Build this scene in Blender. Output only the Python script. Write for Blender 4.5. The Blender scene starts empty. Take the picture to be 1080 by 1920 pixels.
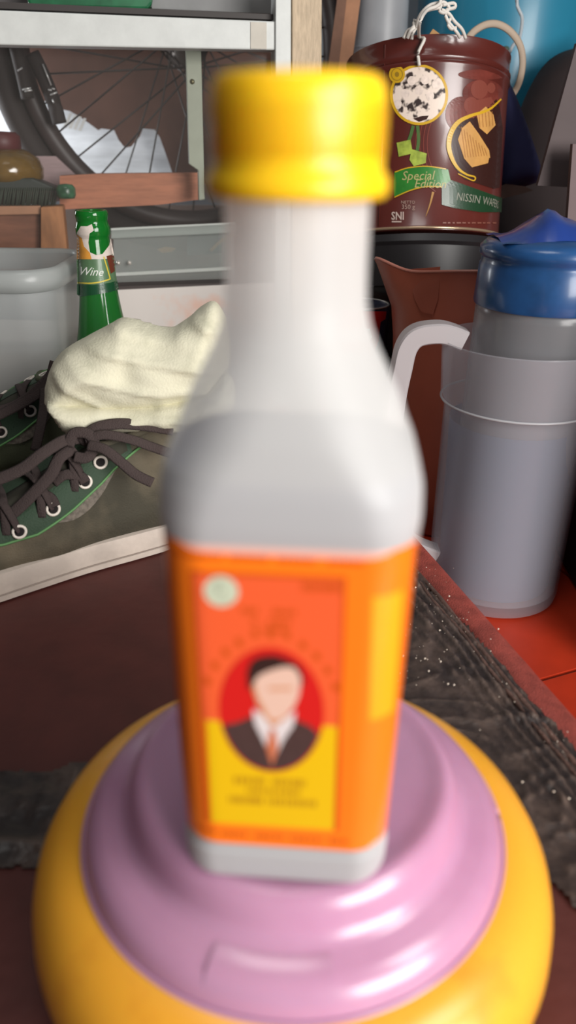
import bpy, bmesh, math, random
from mathutils import Vector, Matrix, noise
from mathutils.geometry import tessellate_polygon
random.seed(7)
S = bpy.context.scene
COL = S.collection
# ---------------------------------------------------------------- camera
FPX = 1450.0; CAMH = 0.34; PITCH = math.radians(26); ROLL = math.radians(0.6)
_f = Vector((0, math.cos(PITCH), -math.sin(PITCH)))
_u0 = Vector((0, math.sin(PITCH), math.cos(PITCH)))
_r0 = Vector((1, 0, 0))
CR = _r0*math.cos(ROLL) + _u0*math.sin(ROLL)
CU = -_r0*math.sin(ROLL) + _u0*math.cos(ROLL)
CAM = Vector((0, 0, CAMH))
cd = bpy.data.cameras.new('camera'); cam = bpy.data.objects.new('camera', cd); COL.objects.link(cam)
cd.sensor_fit = 'VERTICAL'; cd.sensor_height = 36; cd.lens = FPX/1920*36
cd.clip_start = 0.01
m = Matrix.Identity(4)
for i in range(3):
    m[i][0] = CR[i]; m[i][1] = CU[i]; m[i][2] = -_f[i]; m[i][3] = CAM[i]
cam.matrix_world = m
cd.dof.use_dof = True; cd.dof.focus_distance = 0.72; cd.dof.aperture_fstop = 5.2
S.camera = cam
# ---------------------------------------------------------------- light and exposure
S.view_settings.view_transform = 'Standard'; S.view_settings.look = 'None'
S.view_settings.exposure = 0.0; S.view_settings.gamma = 1.0; S.view_settings.use_curve_mapping = False
W = bpy.data.worlds.new('world'); S.world = W; W.use_nodes = True
W.node_tree.nodes['Background'].inputs[0].default_value = (0.86, 0.93, 1.0, 1)
W.node_tree.nodes['Background'].inputs[1].default_value = 0.14

def area(name, loc, target, sx, sy, power, color=(1, 1, 1)):
    d = bpy.data.lights.new(name, 'AREA'); d.shape = 'RECTANGLE'; d.size = sx; d.size_y = sy
    d.energy = power; d.color = color
    o = bpy.data.objects.new(name, d); COL.objects.link(o); o.location = loc
    o.rotation_euler = (Vector(target)-Vector(loc)).to_track_quat('-Z', 'Y').to_euler()
    return o
area('doorway_light', (1.10, -0.95, 0.54), (0.05, 0.35, 0.15), 1.0, 0.9, 45, (1.0, 0.975, 0.94))
area('side_lamp', (0.66, -0.12, 0.80), (0.0, 0.30, 0.13), 0.26, 0.34, 3.6, (1.0, 0.95, 0.90))
area('ceiling_lamp', (-0.10, 0.25, 1.75), (-0.15, 0.95, 0.2), 0.5, 0.5, 5, (1.0, 0.98, 0.94))
area('sheet_fill', (-0.66, 1.26, 0.34), (-0.25, 1.50, 0.28), 0.22, 0.22, 2.6, (0.94, 0.97, 1.0))  # added fill inside the cabinet, brightens the pale sheet

# ---------------------------------------------------------------- pixel helpers (1080 x 1920 frame)
def ray(px, py):
    return _f + CR*((px-540)/FPX) + CU*((960-py)/FPX)
def P(px, py, Y):
    d = ray(px, py); return CAM + d*(Y/d.y)
def G(px, py, z=0.0):
    d = ray(px, py); return CAM + d*((z-CAMH)/d.z)
def hit(px, py, pt, n):
    d = ray(px, py); n = Vector(n); return CAM + d*((Vector(pt)-CAM).dot(n)/d.dot(n))
def hit_lathe(px, py, cx, cy, rf):
    d = ray(px, py); r = rf(None); t = None
    for _ in range(8):
        ox, oy = -cx, -cy
        a = d.x*d.x+d.y*d.y; b = 2*(ox*d.x+oy*d.y); c = ox*ox+oy*oy-r*r
        disc = max(b*b-4*a*c, 0.0)
        t = (-b-math.sqrt(disc))/(2*a)
        z = CAMH + d.z*t; r = rf(z)
    return CAM + d*t

# ---------------------------------------------------------------- materials
def lin(c):
    return tuple(((v/255)/12.92 if v/255 <= 0.04045 else ((v/255+0.055)/1.055)**2.4) for v in c)
MATS = {}
def mat(name, c, rough=0.5, var=0.0, vscale=20, c2=None, bump=0.0, bscale=200, metal=0.0, spec=0.5,
        trans=0.0, translucent=0.0, coat=0.0, stretch=None, sss=0.0, thr=(0.35, 0.65), detail=4):
    if name in MATS: return MATS[name]
    M = bpy.data.materials.new(name); M.use_nodes = True; nt = M.node_tree; N = nt.nodes; L = nt.links
    b = N['Principled BSDF']; out = N['Material Output']
    col = lin(c)
    b.inputs['Base Color'].default_value = (*col, 1)
    b.inputs['Roughness'].default_value = rough; b.inputs['Metallic'].default_value = metal
    b.inputs['Specular IOR Level'].default_value = spec
    b.inputs['Coat Weight'].default_value = coat; b.inputs['Coat Roughness'].default_value = 0.12
    if sss: b.inputs['Subsurface Weight'].default_value = sss; b.inputs['Subsurface Scale'].default_value = 0.01
    tc = N.new('ShaderNodeTexCoord'); mp = N.new('ShaderNodeMapping'); L.new(tc.outputs['Object'], mp.inputs[0])
    if stretch: mp.inputs['Scale'].default_value = stretch
    src = None
    if var or c2:
        nz = N.new('ShaderNodeTexNoise'); nz.inputs['Scale'].default_value = vscale; nz.inputs['Detail'].default_value = detail
        nz.inputs['Roughness'].default_value = 0.6
        L.new(mp.outputs[0], nz.inputs[0])
        rp = N.new('ShaderNodeValToRGB'); L.new(nz.outputs[0], rp.inputs[0])
        rp.color_ramp.elements[0].position = thr[0]; rp.color_ramp.elements[1].position = thr[1]
        if c2: a, d = col, lin(c2)
        else: a, d = tuple(v*(1-var) for v in col), tuple(min(1, v*(1+var)) for v in col)
        rp.color_ramp.elements[0].color = (*a, 1); rp.color_ramp.elements[1].color = (*d, 1)
        L.new(rp.outputs[0], b.inputs['Base Color']); src = rp.outputs[0]
    if bump:
        n2 = N.new('ShaderNodeTexNoise'); n2.inputs['Scale'].default_value = bscale; n2.inputs['Detail'].default_value = 3
        L.new(mp.outputs[0], n2.inputs[0])
        bp = N.new('ShaderNodeBump'); bp.inputs['Strength'].default_value = bump; bp.inputs['Distance'].default_value = 0.002
        L.new(n2.outputs[0], bp.inputs['Height']); L.new(bp.outputs[0], b.inputs['Normal'])
    last = b.outputs[0]
    if translucent:
        tl = N.new('ShaderNodeBsdfTranslucent'); tl.inputs[0].default_value = (*col, 1)
        mx = N.new('ShaderNodeMixShader'); mx.inputs[0].default_value = translucent
        L.new(last, mx.inputs[1]); L.new(tl.outputs[0], mx.inputs[2]); last = mx.outputs[0]
    if trans:
        tp = N.new('ShaderNodeBsdfTransparent')
        mx = N.new('ShaderNodeMixShader'); mx.inputs[0].default_value = trans
        L.new(last, mx.inputs[1]); L.new(tp.outputs[0], mx.inputs[2]); last = mx.outputs[0]
    L.new(last, out.inputs[0])
    MATS[name] = M; return M

def glassmat(name, c, rough=0.05, ior=1.45):
    if name in MATS: return MATS[name]
    M = bpy.data.materials.new(name); M.use_nodes = True; b = M.node_tree.nodes['Principled BSDF']
    b.inputs['Base Color'].default_value = (*lin(c), 1); b.inputs['Roughness'].default_value = rough
    b.inputs['Transmission Weight'].default_value = 0.85; b.inputs['IOR'].default_value = ior
    MATS[name] = M; return M

# ---------------------------------------------------------------- object helpers
INV = {}
def thing(name, label, cat, loc=(0, 0, 0), rot=(0, 0, 0), group=None):
    o = bpy.data.objects.new(name, None); COL.objects.link(o); o.empty_display_size = 0.02
    o.location = loc; o.rotation_euler = rot
    M = Matrix.Translation(Vector(loc)) @ __import__('mathutils').Euler(rot).to_matrix().to_4x4()
    INV[o] = M.inverted()
    tagp(o, label, cat, group); return o
def tagp(o, label=None, cat=None, group=None, kind=None):
    if label: o['label'] = label
    if cat: o['category'] = cat
    if group: o['group'] = group
    if kind: o['kind'] = kind
    return o
def mesh(name, vs, fs, M, parent=None, smooth=True, local=False, sharp=None):
    inv = INV.get(parent)
    if inv is not None and not local: vs = [inv @ Vector(v) for v in vs]
    me = bpy.data.meshes.new(name); me.from_pydata([tuple(v) for v in vs], [], fs)
    bm = bmesh.new(); bm.from_mesh(me); bmesh.ops.recalc_face_normals(bm, faces=bm.faces)
    bm.to_mesh(me); bm.free()
    me.materials.append(M)
    if smooth:
        for p in me.polygons: p.use_smooth = True
        if sharp is not None: me.set_sharp_from_angle(angle=math.radians(sharp))
    o = bpy.data.objects.new(name, me); COL.objects.link(o)
    if parent is not None: o.parent = parent; INV[o] = inv
    return o
def loft(rings, cap0=True, cap1=True, closed=True):
    n = len(rings[0]); vs = [v for r in rings for v in r]; fs = []
    for i in range(len(rings)-1):
        for j in range(n if closed else n-1):
            k = (j+1) % n
            fs.append((i*n+j, i*n+k, (i+1)*n+k, (i+1)*n+j))
    if cap0: fs.append(tuple(range(n)))
    if cap1: fs.append(tuple((len(rings)-1)*n+j for j in range(n)))
    return vs, fs
def lathe(prof, cx, cy, z0=0, seg=64, cap0=True, cap1=True, sx=1.0, sy=1.0):
    return loft([[(cx+r*sx*math.cos(2*math.pi*j/seg), cy+r*sy*math.sin(2*math.pi*j/seg), z0+z) for j in range(seg)] for r, z in prof], cap0, cap1)
def arc_lathe(prof, cx, cy, a0, a1, seg=24):
    rings = []
    for i in range(seg+1):
        a = a0+(a1-a0)*i/seg
        rings.append([(cx+r*math.cos(a), cy+r*math.sin(a), z) for r, z in prof])
    return loft(rings)
def smoothpts(pts, k=6, closed=False):
    pts = [Vector(p) for p in pts]; n = len(pts); out = []
    rng = range(n if closed else n-1)
    for i in rng:
        if closed: a, b, c, d = pts[i-1], pts[i], pts[(i+1) % n], pts[(i+2) % n]
        else: a, b, c, d = pts[max(i-1, 0)], pts[i], pts[i+1], pts[min(i+2, n-1)]
        for j in range(k):
            t = j/k
            out.append(0.5*((2*b)+(c-a)*t+(2*a-5*b+4*c-d)*t*t+(3*b-a-3*c+d)*t**3))
    if not closed: out.append(pts[-1])
    return out
def tube(pts, r, seg=8, flat=1.0, closed=False, smooth=0, upv=(0, 0, 1)):
    pts = smoothpts(pts, smooth, closed) if smooth else [Vector(p) for p in pts]
    rings = []; n = len(pts)
    for i, p in enumerate(pts):
        a = pts[i-1] if (i > 0 or closed) else p
        b = pts[(i+1) % n] if (i < n-1 or closed) else p
        t = (b-a).normalized(); up = Vector(upv)
        if abs(t.dot(up)) > 0.97: up = Vector((0, 1, 0))
        s = t.cross(up).normalized(); w = s.cross(t).normalized()
        rr = r(i/(n-1)) if callable(r) else r
        rings.append([p + s*(rr*math.cos(2*math.pi*j/seg)) + w*(rr*flat*math.sin(2*math.pi*j/seg)) for j in range(seg)])
    if closed: rings.append(rings[0])
    return loft(rings, not closed, not closed)
def join(*parts):
    V = []; F = []
    for vs, fs in parts:
        o = len(V); V += [Vector(v) for v in vs]; F += [tuple(i+o for i in f) for f in fs]
    return V, F
def boxvf(x0, x1, y0, y1, z0, z1):
    vs = [(x, y, z) for z in (z0, z1) for x, y in ((x0, y0), (x1, y0), (x1, y1), (x0, y1))]
    return vs, [(0, 1, 2, 3), (4, 5, 6, 7), (0, 1, 5, 4), (1, 2, 6, 5), (2, 3, 7, 6), (3, 0, 4, 7)]
def bev(o, w=0.001, seg=2):
    b = o.modifiers.new('bevel', 'BEVEL'); b.width = w; b.segments = seg; b.limit_method = 'ANGLE'
    return o
def prism(pts, off):
    n = len(pts); off = Vector(off); vs = [Vector(p) for p in pts]+[Vector(p)+off for p in pts]
    tri = tessellate_polygon([[Vector(p) for p in pts]])
    fs = [tuple(t) for t in tri]+[tuple(n+i for i in t) for t in tri]
    fs += [(i, (i+1) % n, n+(i+1) % n, n+i) for i in range(n)]
    return vs, fs
def slab(name, px, pt, n, th, M, parent=None, bw=0.0):
    """upright board: an outline standing on the plane through pt with normal n, th thick"""
    nn = Vector(n).normalized()
    o = mesh(name, *prism([hit(x, y, pt, n) for x, y in px], nn*th), M, parent, smooth=False)
    if bw: bev(o, bw)
    return o
def in_poly(x, y, poly):
    c = False; n = len(poly)
    for i in range(n):
        x1, y1 = poly[i][0], poly[i][1]; x2, y2 = poly[i-1][0], poly[i-1][1]
        if (y1 > y) != (y2 > y) and x < (x2-x1)*(y-y1)/(y2-y1)+x1: c = not c
    return c
def edge_dist(x, y, poly):
    best = 1e9; n = len(poly)
    for i in range(n):
        x1, y1 = poly[i][0], poly[i][1]; x2, y2 = poly[i-1][0], poly[i-1][1]
        dx, dy = x2-x1, y2-y1; L2 = dx*dx+dy*dy
        t = max(0, min(1, ((x-x1)*dx+(y-y1)*dy)/L2)) if L2 else 0
        d = math.hypot(x-x1-t*dx, y-y1-t*dy)
        best = min(best, d)
    return best
def inflate(poly, Y, T, step, R, wr=0.0, wf=30.0, back=True, lean=0.0):
    """soft body with the given front outline (world X,Z at depth Y), swelling T metres both ways"""
    pts = [P(x, y, Y) for x, y in poly]; pl = [(p.x, p.z) for p in smoothpts(pts, 4, True)]
    xs = [p[0] for p in pl]; zs = [p[1] for p in pl]; idx = {}; V = []; F = []
    nx = int((max(xs)-min(xs))/step)+2; nz = int((max(zs)-min(zs))/step)+2
    zmin = min(zs)
    cells = []
    for i in range(nx):
        for j in range(nz):
            x = min(xs)+(i+.5)*step; z = zmin+(j+.5)*step
            if in_poly(x, z, pl): cells.append((i, j))
    cs = set(cells)
    def vert(i, j, side):
        k = (i, j, side)
        full = all((i+a, j+b) in cs for a in (-1, 0) for b in (-1, 0))
        if not full: k = (i, j, 0)
        if k in idx: return idx[k]
        x = min(xs)+i*step; z = zmin+j*step
        if full:
            d = edge_dist(x, z, pl); q = min(1, d/R); h = T*math.sqrt(max(0, 1-(1-q)**2))
            h += wr*noise.noise(Vector((x*wf, z*wf*1.7, 3.1)))*q
        else:
            h = 0
            # snap the border vertex to the outline
            bx, bz, bd = x, z, 1e9
            for a in range(len(pl)):
                x1, z1 = pl[a]; x2, z2 = pl[a-1]; dx, dz = x2-x1, z2-z1; L2 = dx*dx+dz*dz
                t = max(0, min(1, ((x-x1)*dx+(z-z1)*dz)/L2)) if L2 else 0
                e = math.hypot(x-x1-t*dx, z-z1-t*dz)
                if e < bd: bd, bx, bz = e, x1+t*dx, z1+t*dz
            x, z = bx, bz
        idx[k] = len(V); V.append(Vector((x, Y - (h if k[2] >= 0 else -h) + lean*(z-zmin), z))); return idx[k]
    for i, j in cells:
        for s in ((1, -1) if back else (1,)):
            q = [vert(i, j, s), vert(i+1, j, s), vert(i+1, j+1, s), vert(i, j+1, s)]
            q2 = []
            for a in q:
                if a not in q2: q2.append(a)
            if len(q2) >= 3: F.append(tuple(q2))
    seen = set(); F2 = []
    for f in F:
        key = tuple(sorted(f))
        if key in seen: continue
        seen.add(key); F2.append(f)
    return V, F2
def decal(name, polys, fn, M, parent, lift=0.0, maxe=None):
    """flat print: 2D outlines mapped on to a surface by fn(x, y, lift)"""
    bm = bmesh.new()
    for poly in polys:
        tri = tessellate_polygon([[Vector((a, b, 0)) for a, b in poly]])
        vs = [bm.verts.new((a, b, 0)) for a, b in poly]
        for t in tri:
            try: bm.faces.new([vs[i] for i in t])
            except ValueError: pass
    if maxe:
        for _ in range(6):
            es = [e for e in bm.edges if e.calc_length() > maxe]
            if not es: break
            bmesh.ops.subdivide_edges(bm, edges=es, cuts=1, use_grid_fill=False)
            bmesh.ops.triangulate(bm, faces=bm.faces[:])
    bm.verts.index_update()
    V = [fn(v.co.x, v.co.y, lift) for v in bm.verts]; F = [tuple(v.index for v in f.verts) for f in bm.faces]
    bm.free()
    return mesh(name, V, F, M, parent, smooth=False)
def fadex(polys, x0, xr):
    return [[(x if x < x0 else xr-(xr-x0)*math.exp(-(x-x0)/(xr-x0)), y) for x, y in q] for q in polys]
def textpolys(s, x, y, size, angle=0.0, squash=1.0, shear=0.0, bold=0.0):
    """lettering outlines as triangles in frame units; x,y is the left end of the baseline, y grows downwards"""
    c = bpy.data.curves.new('t', 'FONT'); c.body = s; c.size = size; c.resolution_u = 2; c.shear = shear; c.offset = bold
    o = bpy.data.objects.new('t', c); COL.objects.link(o); bpy.context.view_layer.update()
    me = o.to_mesh(); vs = [v.co.copy() for v in me.vertices]; out = []
    ca, sa = math.cos(angle), math.sin(angle)
    for p in me.polygons:
        out.append([(x+vs[i].x*squash*ca+vs[i].y*sa*-1*-1*0+vs[i].y*sa, y+vs[i].x*squash*sa-vs[i].y*ca) for i in p.vertices])
    o.to_mesh_clear(); bpy.data.objects.remove(o); bpy.data.curves.remove(c)
    return out
def ell(cx, cy, rx, ry, n=40, a0=0, a1=2*math.pi):
    return [(cx+rx*math.cos(a0+(a1-a0)*i/n), cy+ry*math.sin(a0+(a1-a0)*i/n)) for i in range(n)]
def band(pts, w):
    """outline of a stroke of width w (number or function) along 2D points"""
    pts = smoothpts([(a, b, 0) for a, b in pts], 5); n = len(pts); Lf = []; Rt = []
    for i, p in enumerate(pts):
        t = (pts[min(i+1, n-1)]-pts[max(i-1, 0)]).normalized(); s = Vector((-t.y, t.x, 0))
        ww = w(i/(n-1)) if callable(w) else w
        Lf.append(p+s*ww/2); Rt.append(p-s*ww/2)
    return [[(Lf[i].x, Lf[i].y), (Lf[i+1].x, Lf[i+1].y), (Rt[i+1].x, Rt[i+1].y), (Rt[i].x, Rt[i].y)] for i in range(n-1)]
def ringband(cx, cy, rx, ry, w, n=48):
    o = ell(cx, cy, rx, ry, n); q = ell(cx, cy, rx-w, ry-w, n)
    return [[o[i], o[(i+1) % n], q[(i+1) % n], q[i]] for i in range(n)]
def struct(o): o['kind'] = 'structure'; return o

# ================================================================ SETTING
ZT = -0.066                                           # tile floor level (the bench top is z = 0)
m_grout = mat('grout', (70, 45, 35), 0.9, bump=0.3)
m_tile = mat('red floor tile', (178, 50, 24), 0.42, var=0.14, vscale=9, bump=0.06, bscale=60)
floor = struct(mesh('floor', *boxvf(-1.3, 1.5, -0.9, 1.75, ZT-0.05, ZT-0.004), m_grout, smooth=False))
INV[floor] = Matrix.Identity(4)
a = G(1010, 1275, ZT); b = G(1080, 1255, ZT); ax = (b-a); ax.z = 0; ax.normalize(); ay = Vector((-ax.y, ax.x, 0))
TS = 0.24; org = a - ax*0.10
tile_me = None
for i in range(-2, 5):
    for j in range(-3, 6):
        c = org + ax*((i+.5)*TS) + ay*((j+.5)*TS)
        if not (-0.2 < c.x < 1.4 and -0.35 < c.y < 1.65): continue
        if tile_me is None:
            h = TS/2-0.002
            t = mesh('tile', *boxvf(-h, h, -h, h, -0.01, 0), m_tile, floor, smooth=False); tile_me = t.data
        else:
            t = bpy.data.objects.new('tile', tile_me); COL.objects.link(t); t.parent = floor
        t.location = (c.x, c.y, ZT + random.uniform(-.0006, .0006)); t.rotation_euler = (0, 0, math.atan2(ax.y, ax.x))
m_wall = mat('grey blue wall', (128, 134, 140), 0.9, var=0.12, vscale=6)
struct(mesh('wall_back', *boxvf(-1.3, 1.5, 1.62, 1.7, ZT, 1.9), m_wall, smooth=False))
m_dwall = mat('dim brown wall', (70, 52, 46), 0.9, var=0.2, vscale=5)
struct(mesh('wall_left', *boxvf(-1.3, -1.22, -0.9, 1.62, ZT, 1.9), m_dwall, smooth=False))
struct(mesh('wall_right', *boxvf(1.42, 1.5, 0.35, 1.62, ZT, 1.9), m_dwall, smooth=False))

# ---------------------------------------------------------------- bench with torn cover
m_vinyl = mat('red brown vinyl', (82, 36, 31), 0.62, var=0.14, vscale=22, bump=0.25, bscale=90)
e0 = G(787, 1021); e1 = G(1080, 1354); ed = (e0-e1).normalized()
def edgeL(t, off=0.0):                                 # point along the right edge of the bench
    s = Vector((-ed.y, ed.x, 0))                        # towards the inside (left)
    return e1 + ed*t + s*off
bench = thing('bench', 'low bench under the bottle and shoes, covered in worn red-brown vinyl with torn black sheeting', 'bench', (0, 0.4, ZT))
A = edgeL(-0.42); B = edgeL(0.53)
top = [(A.x, A.y), (B.x, B.y), (-1.05, B.y+0.0), (-1.05, A.y)]
o = mesh('seat', *prism([(x, y, -0.0) for x, y in top], (0, 0, ZT+0.001)), m_vinyl, bench, smooth=False); bev(o, 0.006, 3)
m_strip = mat('red mesh edging', (150, 66, 56), 0.6, var=0.22, vscale=60, bump=0.5, bscale=900)
sw = 0.021
rings = []
for i in range(61):
    t = -0.40+0.92*i/60
    w0 = 0.0035+0.0015*noise.noise(Vector((t*30, 1, 0)))
    w1 = sw+0.004*noise.noise(Vector((t*22, 5, 0)))
    r = []
    for off, z in ((0.0, -0.02), (-0.0015, -0.004), (0.0, 0.0018), (0.004, 0.0032), (w1*0.6, 0.0030), (w1, 0.0022), (w1+0.001, 0.0003)):
        p = edgeL(t, off); r.append((p.x, p.y, z+0.0006*noise.noise(Vector((t*60, off*200, 2)))))
    rings.append(r)
mesh('edging_strip', *loft(rings, False, False, closed=False), m_strip, bench)
m_piping = mat('dark brown piping', (96, 72, 64), 0.5, var=0.3, vscale=90, bump=0.5, bscale=300)
for k, (o0, rr) in enumerate(((sw+0.0035, 0.0023), (sw+0.0085, 0.0017))):
    pts = [edgeL(-0.38+0.89*i/50, o0+0.0022*noise.noise(Vector((i*.35, k*9, 0)))) + Vector((0, 0, 0.0025)) for i in range(51)]
    mesh('piping', *tube(pts, lambda q: rr, 7), m_piping, bench)
m_black = mat('torn black sheeting', (46, 37, 35), 0.42, var=0.0, vscale=34, c2=(86, 71, 64), bump=0.5, bscale=150, thr=(.42, .68))
cov = [(700, 1040), (775, 1078), (865, 1172), (939, 1250), (995, 1309), (1085, 1428), (1150, 1560), (1140, 1750), (1080, 1705), (1030, 1655),
       (900, 1700), (600, 1700), (300, 1660), (60, 1625), (-150, 1632), (-150, 1452), (60, 1448), (160, 1436), (300, 1425), (450, 1380), (560, 1260), (640, 1120)]
cw = [(G(x, y).x, G(x, y).y) for x, y in cov]
V = []; F = []; idx = {}; st = 0.0020
xs = [p[0] for p in cw]; ys = [p[1] for p in cw]
def covz(x, y):
    n1 = noise.noise(Vector((x*22, y*13, 0.5))); n2 = noise.noise(Vector((x*55+4, y*34, 1.5))); n3 = noise.noise(Vector((x*130, y*120, 7)))
    ridge = (1-abs(n1)*2.2)
    q = (Vector((x, y, 0))-e1); off = q.dot(Vector((-ed.y, ed.x, 0)))
    near = math.exp(-((off-0.035)/0.02)**2)             # long folds beside the edging
    fold = abs(math.sin(off*420+2*n1))*0.0028*near
    cr = 0
    for fr, am, sx in ((13, .0024, 1.5), (27, .0015, .7), (60, .0005, 1.0)):
        cr += am*max(0, 1-abs(noise.noise(Vector((x*fr*sx+n1, y*fr, fr*.3))))*2.4)**5
    return 0.0016+cr+0.0012*n2+0.0006*n3+fold
for i in range(int((max(xs)-min(xs))/st)+1):
    for j in range(int((max(ys)-min(ys))/st)+1):
        x = min(xs)+i*st; y = min(ys)+j*st
        if not in_poly(x+st/2+.004*noise.noise(Vector((x*60, y*60, 0))), y+st/2+.004*noise.noise(Vector((x*60, y*60, 9))), cw): continue
        q = []
        for a, b in ((0, 0), (1, 0), (1, 1), (0, 1)):
            k = (i+a, j+b)
            if k not in idx: idx[k] = len(V); X = min(xs)+k[0]*st; Y = min(ys)+k[1]*st; V.append((X, Y, covz(X, Y)))
            q.append(idx[k])
        F.append(tuple(q))
nt = m_black.node_tree; N = nt.nodes; bb = N['Principled BSDF']; src = bb.inputs['Base Color'].links[0].from_socket
ge = N.new('ShaderNodeNewGeometry'); rp = N.new('ShaderNodeValToRGB'); rp.color_ramp.elements[0].position = .505; rp.color_ramp.elements[1].position = .66
mx = N.new('ShaderNodeMixRGB'); mx.inputs[2].default_value = (*lin((150, 128, 116)), 1)
nt.links.new(ge.outputs['Pointiness'], rp.inputs[0]); nt.links.new(rp.outputs[0], mx.inputs[0]); nt.links.new(src, mx.inputs[1]); nt.links.new(mx.outputs[0], bb.inputs['Base Color'])
o = mesh('torn_cover', V, F, m_black, bench); o['label'] = 'wrinkled torn black sheeting'
m_crumb = mat('pale crumbs', (205, 190, 175), 0.8)
parts = []
for k in range(150):
    if k < 110:
        t = random.uniform(-0.2, 0.33); off = random.choice((random.uniform(0.0, 0.1), random.gauss(sw+.006, .006)))
        p = edgeL(t, abs(off))
    else: p = G(random.gauss(800, 30), random.gauss(1200, 60))
    r = random.choice((.0003, .0003, .0004, .0005, .0006, .0010)); bmv = []
    vs = [(p.x+r*a, p.y+r*b, 0.0035+covz(p.x, p.y)*.5+r*c) for a, b, c in ((1, 0, 0), (-.7, .8, 0), (-.5, -.9, 0), (0, 0, 1), (0, .1, -1))]
    parts.append((vs, [(0, 1, 3), (1, 2, 3), (2, 0, 3), (0, 1, 4), (1, 2, 4), (2, 0, 4)]))
o = mesh('crumbs', *join(*parts), m_crumb, bench, smooth=False); o['kind'] = 'stuff'

# ================================================================ STACK UNDER THE BOTTLE
SX, SY = 0.0035, 0.238
m_yel = mat('yellow plastic', (240, 170, 52), 0.28, var=0.0, vscale=26, c2=(214, 136, 44), spec=0.5, sss=0.15, thr=(.56, .9), translucent=0.0)
yb = thing('plastic_bowl', 'large yellow-orange plastic bowl turned upside down under the lilac one', 'bowl', (SX, SY, 0.0))
prof = [(0.0, .0825), (.03, .0826), (.06, .0828), (.083, .0826), (.090, .0815), (.097, .0785), (.103, .073), (.1068, .066), (.1088, .058), (.1095, .049), (.1085, .038), (.105, .020), (.102, .010), (.1015, .003), (.100, .0026)]
mesh('body', *lathe(prof[1:], SX, SY, 0, 96, True, True), m_yel, yb)
mesh('rim', *tube([(SX+.1015*math.cos(a*math.pi/48), SY+.1015*math.sin(a*math.pi/48), .0045) for a in range(96)], .0035, 8, closed=True), m_yel, yb)
m_lil = mat('lilac plastic', (192, 142, 172), 0.24, var=0.0, vscale=18, c2=(180, 128, 160), spec=0.6, sss=0.12, thr=(.45, .8), coat=0.15)
lb = thing('plastic_bowl', 'lilac plastic bowl turned upside down with a stepped base carrying the sauce bottle', 'bowl', (SX, SY, 0.083))
ZL = 0.1105
prof = [(.02, ZL), (.050, ZL), (.0555, ZL+.0002), (.0585, ZL+.0012), (.0610, ZL+.0010), (.0632, ZL-.0004), (.0655, ZL-.004), (.0668, ZL-.009), (.0685, ZL-.0130), (.0720, ZL-.0150), (.0770, ZL-.0165), (.0815, ZL-.0190), (.0842, ZL-.0225), (.0856, ZL-.0265), (.0860, ZL-.0305), (.0852, .0829)]
mesh('body', *lathe(prof, SX, SY, 0, 128, True, False), m_lil, lb)
tp = [(.0722, ZL-.0148), (.0770, ZL-.0158), (.0812, ZL-.0180), (.0836, ZL-.0215), (.0830, ZL-.023), (.0770, ZL-.0175), (.0722, ZL-.0160)]
mesh('tab', *arc_lathe(tp, SX, SY, math.radians(-111), math.radians(-80)), m_lil, lb, sharp=40)
tp = [(.0862, ZL-.0290), (.0872, ZL-.0300), (.0872, .0832), (.0855, .0829)]
mesh('rim', *arc_lathe(tp, SX, SY, 0, 2*math.pi, 128), m_lil, lb)

# ================================================================ SAUCE BOTTLE
BX, BY, BZ = 0.0015, 0.210, ZL
TH = math.radians(-4)
bt = thing('sauce_bottle', 'frosted plastic sauce bottle with yellow cap and orange portrait label, half hiding everything in front', 'bottle', (BX, BY, BZ), (0, 0, TH))
def rrect(hw, hd, r, z, n=12):
    r = min(r, hw, hd); out = []
    for q, (sx, sy) in enumerate(((1, -1), (1, 1), (-1, 1), (-1, -1))):
        cx, cy = sx*(hw-r), sy*(hd-r); a0 = -math.pi/2+q*math.pi/2
        for i in range(n):
            a = a0+(math.pi/2)*i/(n-1); out.append((cx+r*math.cos(a), cy+r*math.sin(a), z))
    return out
# (z, half width, half depth, corner radius), local z above the bottle's base
BP = [(.0000, .0290, .0245, .010), (.0006, .0312, .0268, .0115), (.0030, .0338, .0292, .0125), (.0060, .0348, .0298, .013), (.0145, .0350, .0300, .013), (.0160, .0344, .0294, .013),
      (.128, .0355, .0300, .0145), (.1295, .0361, .0306, .0150), (.136, .0367, .0312, .0165), (.144, .0366, .0310, .0190), (.151, .0348, .0302, .0220), (.158, .0318, .0290, .0240), (.165, .0294, .0270, .0245),
      (.171, .0262, .0250, .0240), (.178, .0226, .0224, .0222), (.184, .0201, .0201, .0199), (.190, .0189, .0189, .0187), (.197, .0186, .0186, .0184), (.226, .0184, .0184, .0183)]
m_hdpe = mat('frosted bottle plastic', (252, 252, 250), 0.36, spec=0.35, trans=0.35, translucent=0.38)
m_soy = mat('dark sauce', (16, 30, 70), 0.3)
dense = []
for i in range(len(BP)-1):
    k = 3
    for j in range(k):
        t = j/k; dense.append(tuple(BP[i][c]*(1-t)+BP[i+1][c]*t for c in range(4)))
dense.append(BP[-1])
body = mesh('body', *loft([rrect(hw, hd, r, z) for z, hw, hd, r in dense], True, False), m_hdpe, bt, local=True)
sub = body.modifiers.new('s', 'SUBSURF'); sub.levels = 1; sub.render_levels = 1
LQ = 0.151
inner = [(z, hw-.0012, hd-.0012, max(r-.0012, .002)) for z, hw, hd, r in dense if .001 < z < LQ]
mesh('sauce', *loft([rrect(hw, hd, r, z) for z, hw, hd, r in inner]), m_soy, bt, local=True, sharp=50)['label'] = 'dark sauce filling the bottle to the shoulder'
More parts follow.
